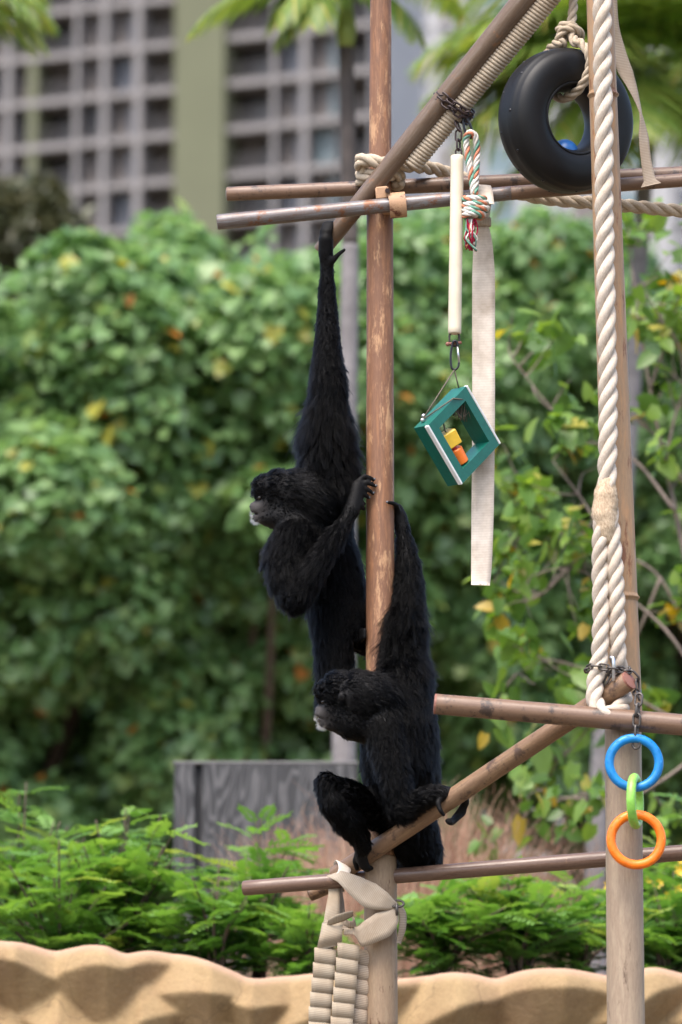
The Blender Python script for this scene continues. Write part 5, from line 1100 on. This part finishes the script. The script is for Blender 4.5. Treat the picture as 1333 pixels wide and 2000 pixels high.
def shrub(px, pyt, Y, wpx, label, seed, nst=14, per=16, sc=.88, flowers=0):
    Y = 17.75 + (Y - 19.2) * .75; nst = int(nst * 1.15)
    r = np.random.default_rng(seed); k = scale_at(Y); c = at(px, pyt, Y); base = np.array([c[0], Y, bank_z(c[0], Y)]); H = c[2] - base[2]; t_ = empty('feathery_shrub', base, label, 'shrub', 'feathery shrubs behind the rock wall')
    for i in range(nst):
        u = r.uniform(-1, 1); hh = H * (1 - .3 * abs(u) ** 2) * (r.uniform(.62, .9) if i % 4 else r.uniform(.9, 1.04)) if i else H; u = u if i else 0.05
        tip = base + np.array([u * wpx * k * .5, r.uniform(-.28, .28), hh]); mid_ = base + (tip - base) * .5 + np.array([-u * .05, 0, .06]); S_ = spline([base + r.normal(0, .03, 3) * [1, 1, 0] - [0, 0, .05], mid_, tip], 8)
        mb = MB(); tube(mb, S_, np.linspace(.010, .003, len(S_)), 5); mb.build('stem', M['darkbark'], t_)
        np_ = int(per * r.uniform(.65, .95))
        for j in range(np_):
            q = .25 + .75 * (j + 1) / np_ - r.uniform(0, .6) * .75 / np_; ii = min(len(S_) - 1, int(q * (len(S_) - 1))); p = S_[ii]; az = r.uniform(0, 2 * math.pi); el = r.uniform(-.1, .75) + .5 * max(0, q - .8)
            yd = np.array([[math.cos(az) * math.cos(el), math.sin(az) * math.cos(el), math.sin(el)]]); Rm = rotmats(yd, np.array([[0, 0, 1.0]]) + r.normal(0, .15, (1, 3)))[0]; s_ = sc * r.uniform(.65, 1.1) * (1 - .35 * max(0, q - .85) / .15)
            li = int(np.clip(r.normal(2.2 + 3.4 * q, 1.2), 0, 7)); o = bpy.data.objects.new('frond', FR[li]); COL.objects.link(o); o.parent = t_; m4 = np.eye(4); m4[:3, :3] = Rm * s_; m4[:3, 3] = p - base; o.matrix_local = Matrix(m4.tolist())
        if flowers and i % 2 == 0:
            for j in range(flowers):
                mb = MB(); fc = tip + r.normal(0, .035, 3) + [0, -.03, -.01]
                for a in range(5):
                    q = a * 2 * math.pi / 5; e = np.array([math.cos(q), -.5, math.sin(q)]) * .016; mb.add([fc, fc + e + np.cross(e, [0, 1, 0]) * .4, fc + e * 1.5, fc + e - np.cross(e, [0, 1, 0]) * .4], [[0, 1, 2, 3]])
                mb.build('flower', M['petal'], t_)
shrub(40, 1520, 20.3, 260, 'tall feathery green shrub at the far end of the wall, left of the grey board', 61, 18, 18)
shrub(235, 1570, 19.7, 300, 'wide feathery green shrub before the left edge of the grey board', 62, 20, 18)
shrub(120, 1660, 19.2, 330, 'low feathery green shrub spreading along the highest stretch of rock wall', 63, 16, 15)
shrub(-160, 1600, 19.7, 260, 'feathery green shrub growing past the wall beyond the other shrubs', 64, 12, 14)
shrub(505, 1590, 19.6, 210, 'slim feathery shrub with a bright tip before the grey board', 65, 12, 15)
shrub(420, 1680, 19.3, 260, 'low feathery shrub below the grey board', 66, 14, 15)
shrub(600, 1770, 19.25, 240, 'small feathery shrub behind the hose ladder', 67, 9, 12)
shrub(860, 1730, 19.4, 260, 'low feathery shrub right of the post with the knotted strap', 68, 15, 15)
shrub(1010, 1705, 19.5, 280, 'bushy feathery shrub under the low dark crossbar', 69, 17, 16)
shrub(1120, 1715, 19.9, 240, 'feathery shrub beside the pale leaning palm trunk', 70, 12, 14)
shrub(1310, 1700, 19.9, 260, 'feathery shrub with yellow flowers right of the thick tan post', 71, 13, 14, flowers=3)
shrub(1330, 1560, 20.9, 300, 'taller feathery shrub behind the coloured rings', 72, 14, 14)
shrub(1480, 1650, 19.7, 260, 'feathery shrub past the end post beyond the yellow flowers', 73, 10, 12)
# dry reddish grass, uncountable blades
def drygrass():
    r = np.random.default_rng(15); Vs = []; Fs = []; lv = []
    for k in range(1600):
        px = r.choice([r.normal(620, 70), r.normal(900, 90), r.normal(1010, 60)]); Y = r.uniform(20.0, 21.2); b0 = at(px, 1850, Y); b0[2] = bank_z(b0[0], Y)
        topy = np.interp(px, [480, 560, 640, 760, 860, 930, 1000, 1100], [1700, 1600, 1590, 1560, 1490, 1560, 1600, 1700]) + abs(r.normal(0, 60)); H = max(.2, at(px, topy, Y)[2] - b0[2]); lean = r.normal(.0, .22, 2) * H; wv = np.array([r.uniform(.0014, .003), 0, 0]); i0 = len(Vs)
        for q in (0, .4, .75, 1): c = b0 + np.array([lean[0] * q * q, lean[1] * q * q, H * q * (1 - .06 * q)]); ww = wv * (1, .9, .8, .3)[int(q * 3.01)]; Vs += [c - ww, c + ww]
        Fs += [[i0 + 2 * s_, i0 + 2 * s_ + 1, i0 + 2 * s_ + 3, i0 + 2 * s_ + 2] for s_ in range(3)]; lv += [np.clip(r.normal(.45, .25), 0, 1)] * 8
        if k % 3 == 0:                                  # seed plume
            tip = Vs[-1]
            for q in range(7):
                d = r.normal(0, .022, 3) + np.array([0, 0, .02]); i0 = len(Vs); p = tip + np.array([0, 0, -.03 * q]); Vs += [p, p + d + [.0016, 0, .0], p + d * 1.8, p + d + [-.0016, 0, .0]]; Fs.append([i0, i0 + 1, i0 + 2, i0 + 3]); lv += [np.clip(r.normal(.35, .2), 0, 1)] * 4
    me = mesh('dry_grass', np.array(Vs), np.array(Fs), M['dry'], None, True, {'lv': lv}); o = bpy.data.objects.new('dry_grass', me); COL.objects.link(o); tag(o, 'clumps of reddish dry grass behind the lower ape', 'dry grass', kind='stuff')
drygrass()
# ---------------------------------------------------------------- grey carved board
m, t, b = mat('weathered_board'); v = coords(t, 'Object', (3.4, 1, .6)); n0 = noise(t, v, 1.5, 3, .5, .35); mm = node(t, 'ShaderNodeMath', operation='MULTIPLY'); mm.inputs[1].default_value = 120.0; t.links.new(n0, mm.inputs[0]); sn = node(t, 'ShaderNodeMath', operation='SINE'); t.links.new(mm.outputs[0], sn.inputs[0])
n = noise(t, v, 3.0, 6, .6); c = ramp(t, sn.outputs[0], [(.0, srgb(58, 58, 60)), (.5, srgb(80, 80, 82)), (1, srgb(92, 91, 92))]); c = mixc(t, .6, c, ramp(t, n, [(.35, (.55, .55, .57)), (.65, (1, 1, 1))]), 'MULTIPLY'); t.links.new(c, b.inputs['Base Color']); b.inputs['Roughness'].default_value = .85; bump(t, b, sn.outputs[0], .3, .004); M['board'] = m
BY = 21.6; bd = empty('grey_board', at(500, 1760, BY) * [1, 1, 0] + [0, 0, bank_z(at(500, 1700, BY)[0], BY)], 'weathered grey wood-grain board standing behind the shrubs', 'board')
def panel(x0, x1, y0, y1, dy, name, mt):
    a = at(x0, y0, BY + dy); c2 = at(x1, y1, BY + dy); mb = MB(); box(mb, (a + c2) / 2, np.array([(c2[0] - a[0]) / 2, 0, 0]), np.array([0, .03, 0]), np.array([0, 0, (a[2] - c2[2]) / 2]), .006); return mb.build(name, mt, bd, smooth=False)
panel(341, 379, 1491, 2000, 0, 'plank', M['board']); panel(396, 700, 1493, 2000, 0, 'plank', M['board']); panel(376, 400, 1494, 2000, .035, 'dark_batten', simple('charred_batten', srgb(34, 34, 37), .8))
panel(338, 702, 1488, 1494, -.002, 'cap_rail', simple('board_cap', srgb(104, 102, 102), .8))
# ================================================================== TOWERS
M['olive'] = simple('olive_render', srgb(96, 98, 76), .85, 0, .04, .3)
M['conc'] = simple('pinkish_concrete', srgb(126, 122, 121), .85, 0, .05, .4)
M['glass'] = simple('dark_glass', srgb(60, 58, 60), .3, 0, .25, .35)
M['glassblue'] = simple('blue_glass', srgb(76, 79, 88), .3, 0, .2, .35)
M['curtain'] = simple('pale_curtain', srgb(108, 101, 98), .8, 0, .15, .6)
M['recess'] = simple('loggia_wall', srgb(58, 54, 52), .9, 0, .1, .5)
M['rail'] = simple('balcony_rail', srgb(62, 58, 58), .6, 0, .1, .6)
M['paletower'] = simple('pale_render', srgb(158, 157, 158), .8, 0, .04, .2)
M['tealglass'] = simple('teal_glass', srgb(104, 120, 124), .3, 0, .12, .4)
TY = 260.0; ya = R(20); te = np.array([math.cos(ya), -math.sin(ya), 0]); tn_ = np.array([-math.sin(ya), -math.cos(ya), 0]); T0 = at(360, 250, TY)
def fac(px, py):
    d = ray(px, py); s_ = ((T0 - CAM) @ tn_) / (d @ tn_); p = CAM + d * s_; return (p - T0) @ te, p[2]
tw_ = empty('apartment_tower', np.array([T0[0], T0[1] + 8, 0]), 'tall balconied apartment tower with an olive wall strip behind the trees', 'building')
SH = {}
def cell(name, u0, u1, z0, z1, d0, d1, mt, parent):
    """axis-aligned block in facade coordinates (u along, z up, d outwards), mesh shared by size"""
    key = (round(u1 - u0, 2), round(z1 - z0, 2), round(d1 - d0, 2), mt)
    if key not in SH:
        mb = MB(); box(mb, (0, 0, 0), te * (u1 - u0) / 2, tn_ * (d1 - d0) / 2, np.array([0, 0, (z1 - z0) / 2])); SH[key] = mesh(name, np.concatenate(mb.V), mb.F, M[mt], None, False)
    c = T0 * [1, 1, 0] + te * (u0 + u1) / 2 + tn_ * (d0 + d1) / 2 + np.array([0, 0, (z0 + z1) / 2]); o = bpy.data.objects.new(name, SH[key]); COL.objects.link(o); o.parent = parent; o.location = c - wloc(parent); return o
zf0 = fac(150, 372)[1]; FH = (fac(150, 107)[1] - zf0) / 3.0; ub = lambda px: fac(px, 250)[0]
bays = [(-420, -395, 'p'), (-395, -330, 'r'), (-330, -310, 'p'), (-310, -276, 'w'), (-276, -255, 'p'), (-255, -212, 'b'), (-212, -188, 'p'), (-188, -125, 'r'), (-125, -105, 'o'), (-105, -45, 'r'), (-45, -25, 'p'), (-25, 8, 'w'), (8, 30, 'p'), (30, 57, 'w'), (57, 74, 'o'), (74, 143, 'r'), (143, 162, 'p'), (162, 196, 'w'), (196, 218, 'p'), (218, 260, 'b'), (260, 285, 'p'), (285, 349, 'c'), (349, 446, 'O'), (446, 529, 'r'), (529, 548, 'p'), (548, 586, 'b'), (586, 610, 'p'), (610, 655, 't'), (655, 668, 'p'), (668, 720, 'r'), (720, 735, 'p')]
bays = [(x0 - 777, x1 - 777, q) for x0, x1, q in bays if 8 <= x0 and x1 <= 349] + bays
uL = ub(-770); uR = ub(735); zlo = zf0 - 4 * FH; ztop = zf0 + 9 * FH
cell('lower_block', uL, uR, 0, zlo, -9, -.3, 'conc', tw_); cell('core', uL, uR, zlo, ztop, -9, -2.2, 'paletower', tw_)
for k, (x0, x1, ty_) in enumerate(bays):
    u0, u1 = ub(x0), ub(x1)
    if ty_ == 'p': cell('pier', u0 + .2, u1 - .2, zlo, ztop, -2.2, .35, 'conc', tw_)
    elif ty_ == 'o': cell('olive_pier', u0, u1, zlo, ztop, -2.2, .2, 'olive', tw_)
    elif ty_ == 'O': cell('olive_wall', u0, u1, zlo, ztop, -2.2, .75, 'olive', tw_)
for f in range(-4, 9):
    z0 = zf0 + f * FH
    for s0, s1 in ((-770, 349), (446, 735)): cell('floor_slab', ub(s0) , ub(s1), z0 - .22, z0 + .22, -2.2, .22 , 'conc', tw_)
    for (x0, x1, ty_) in bays:
        u0, u1 = ub(x0), ub(x1); zz0, zz1 = z0 + .22, z0 + FH - .22
        if ty_ in 'wbt':
            wn = cell('window', u0, u1, zz0, zz1, -1.0, -.9, {'w': 'glass', 'b': 'glassblue', 't': 'tealglass'}[ty_], tw_); cell('mullion', (u0 + u1) / 2 - .05, (u0 + u1) / 2 + .05, zz0, zz1, -.9, -.82, 'conc', wn)
            if (f * 7 + int(x0)) % 3 != 1: cell('blind', u0, u0 + (u1 - u0) * .5, zz0, zz1, -.89, -.86, 'curtain', wn)
        elif ty_ in 'rc':
            wn = cell('window', u0, u1, zz0, zz1, -2.19, -2.1, 'glass', tw_)
            if ty_ == 'c' or (f * 3 + int(x0)) % 5 < 2: cell('curtain', u0, u0 + (u1 - u0) * .55, zz0, zz1, -2.09, -2.02, 'curtain', wn)
            bl = cell('balcony', u0, u1, zz0, zz0 + .12, -.2, .1, 'rail', tw_)
            for j in range(7): cell('baluster', u0 + (u1 - u0) * (j + .4) / 7, u0 + (u1 - u0) * (j + .6) / 7, zz0 + .12, zz0 + 1.0, -.1, -.02, 'rail', bl)
            cell('rail', u0, u1, zz0 + 1.0, zz0 + 1.08, -.12, 0, 'rail', bl)
# second, pale tower on the right
TY = 330.0; ya = R(12); te = np.array([math.cos(ya), -math.sin(ya), 0]); tn_ = np.array([-math.sin(ya), -math.cos(ya), 0]); T0 = at(900, 250, TY); SH = {}
tw2 = empty('pale_tower', np.array([T0[0], T0[1] + 8, 0]), 'plain pale grey tower with narrow windows behind the leaning palm', 'building')
zf0 = fac(900, 372)[1]; FH = (fac(900, 107)[1] - zf0) / 2.6; zlo = zf0 - 5 * FH; ztop = zf0 + 8 * FH
cell('wall', ub(640), ub(2300), 0, ztop, -16, 0, 'paletower', tw2)
for x0, x1 in ((770, 803), (905, 925), (1075, 1095), (1290, 1312)): cell('pilaster', ub(x0), ub(x1), zlo, ztop, 0, .9, 'paletower', tw2)
for f in range(-5, 8):
    z0 = zf0 + f * FH
    for x0, x1, g_ in ((690, 712, 'glass'), (735, 760, 'glassblue'), (812, 831, 'glassblue'), (862, 880, 'curtain'), (950, 1005, 'tealglass'), (1030, 1060, 'curtain'), (1120, 1170, 'curtain'), (1195, 1255, 'tealglass'), (1325, 1390, 'glassblue')):
        wn = cell('window', ub(x0), ub(x1), z0 + .9, z0 + FH - .8, .02, .12, g_, tw2); cell('sill', ub(x0) - .2, ub(x1) + .2, z0 + .6, z0 + .9, 0.02, .5, 'paletower', wn)
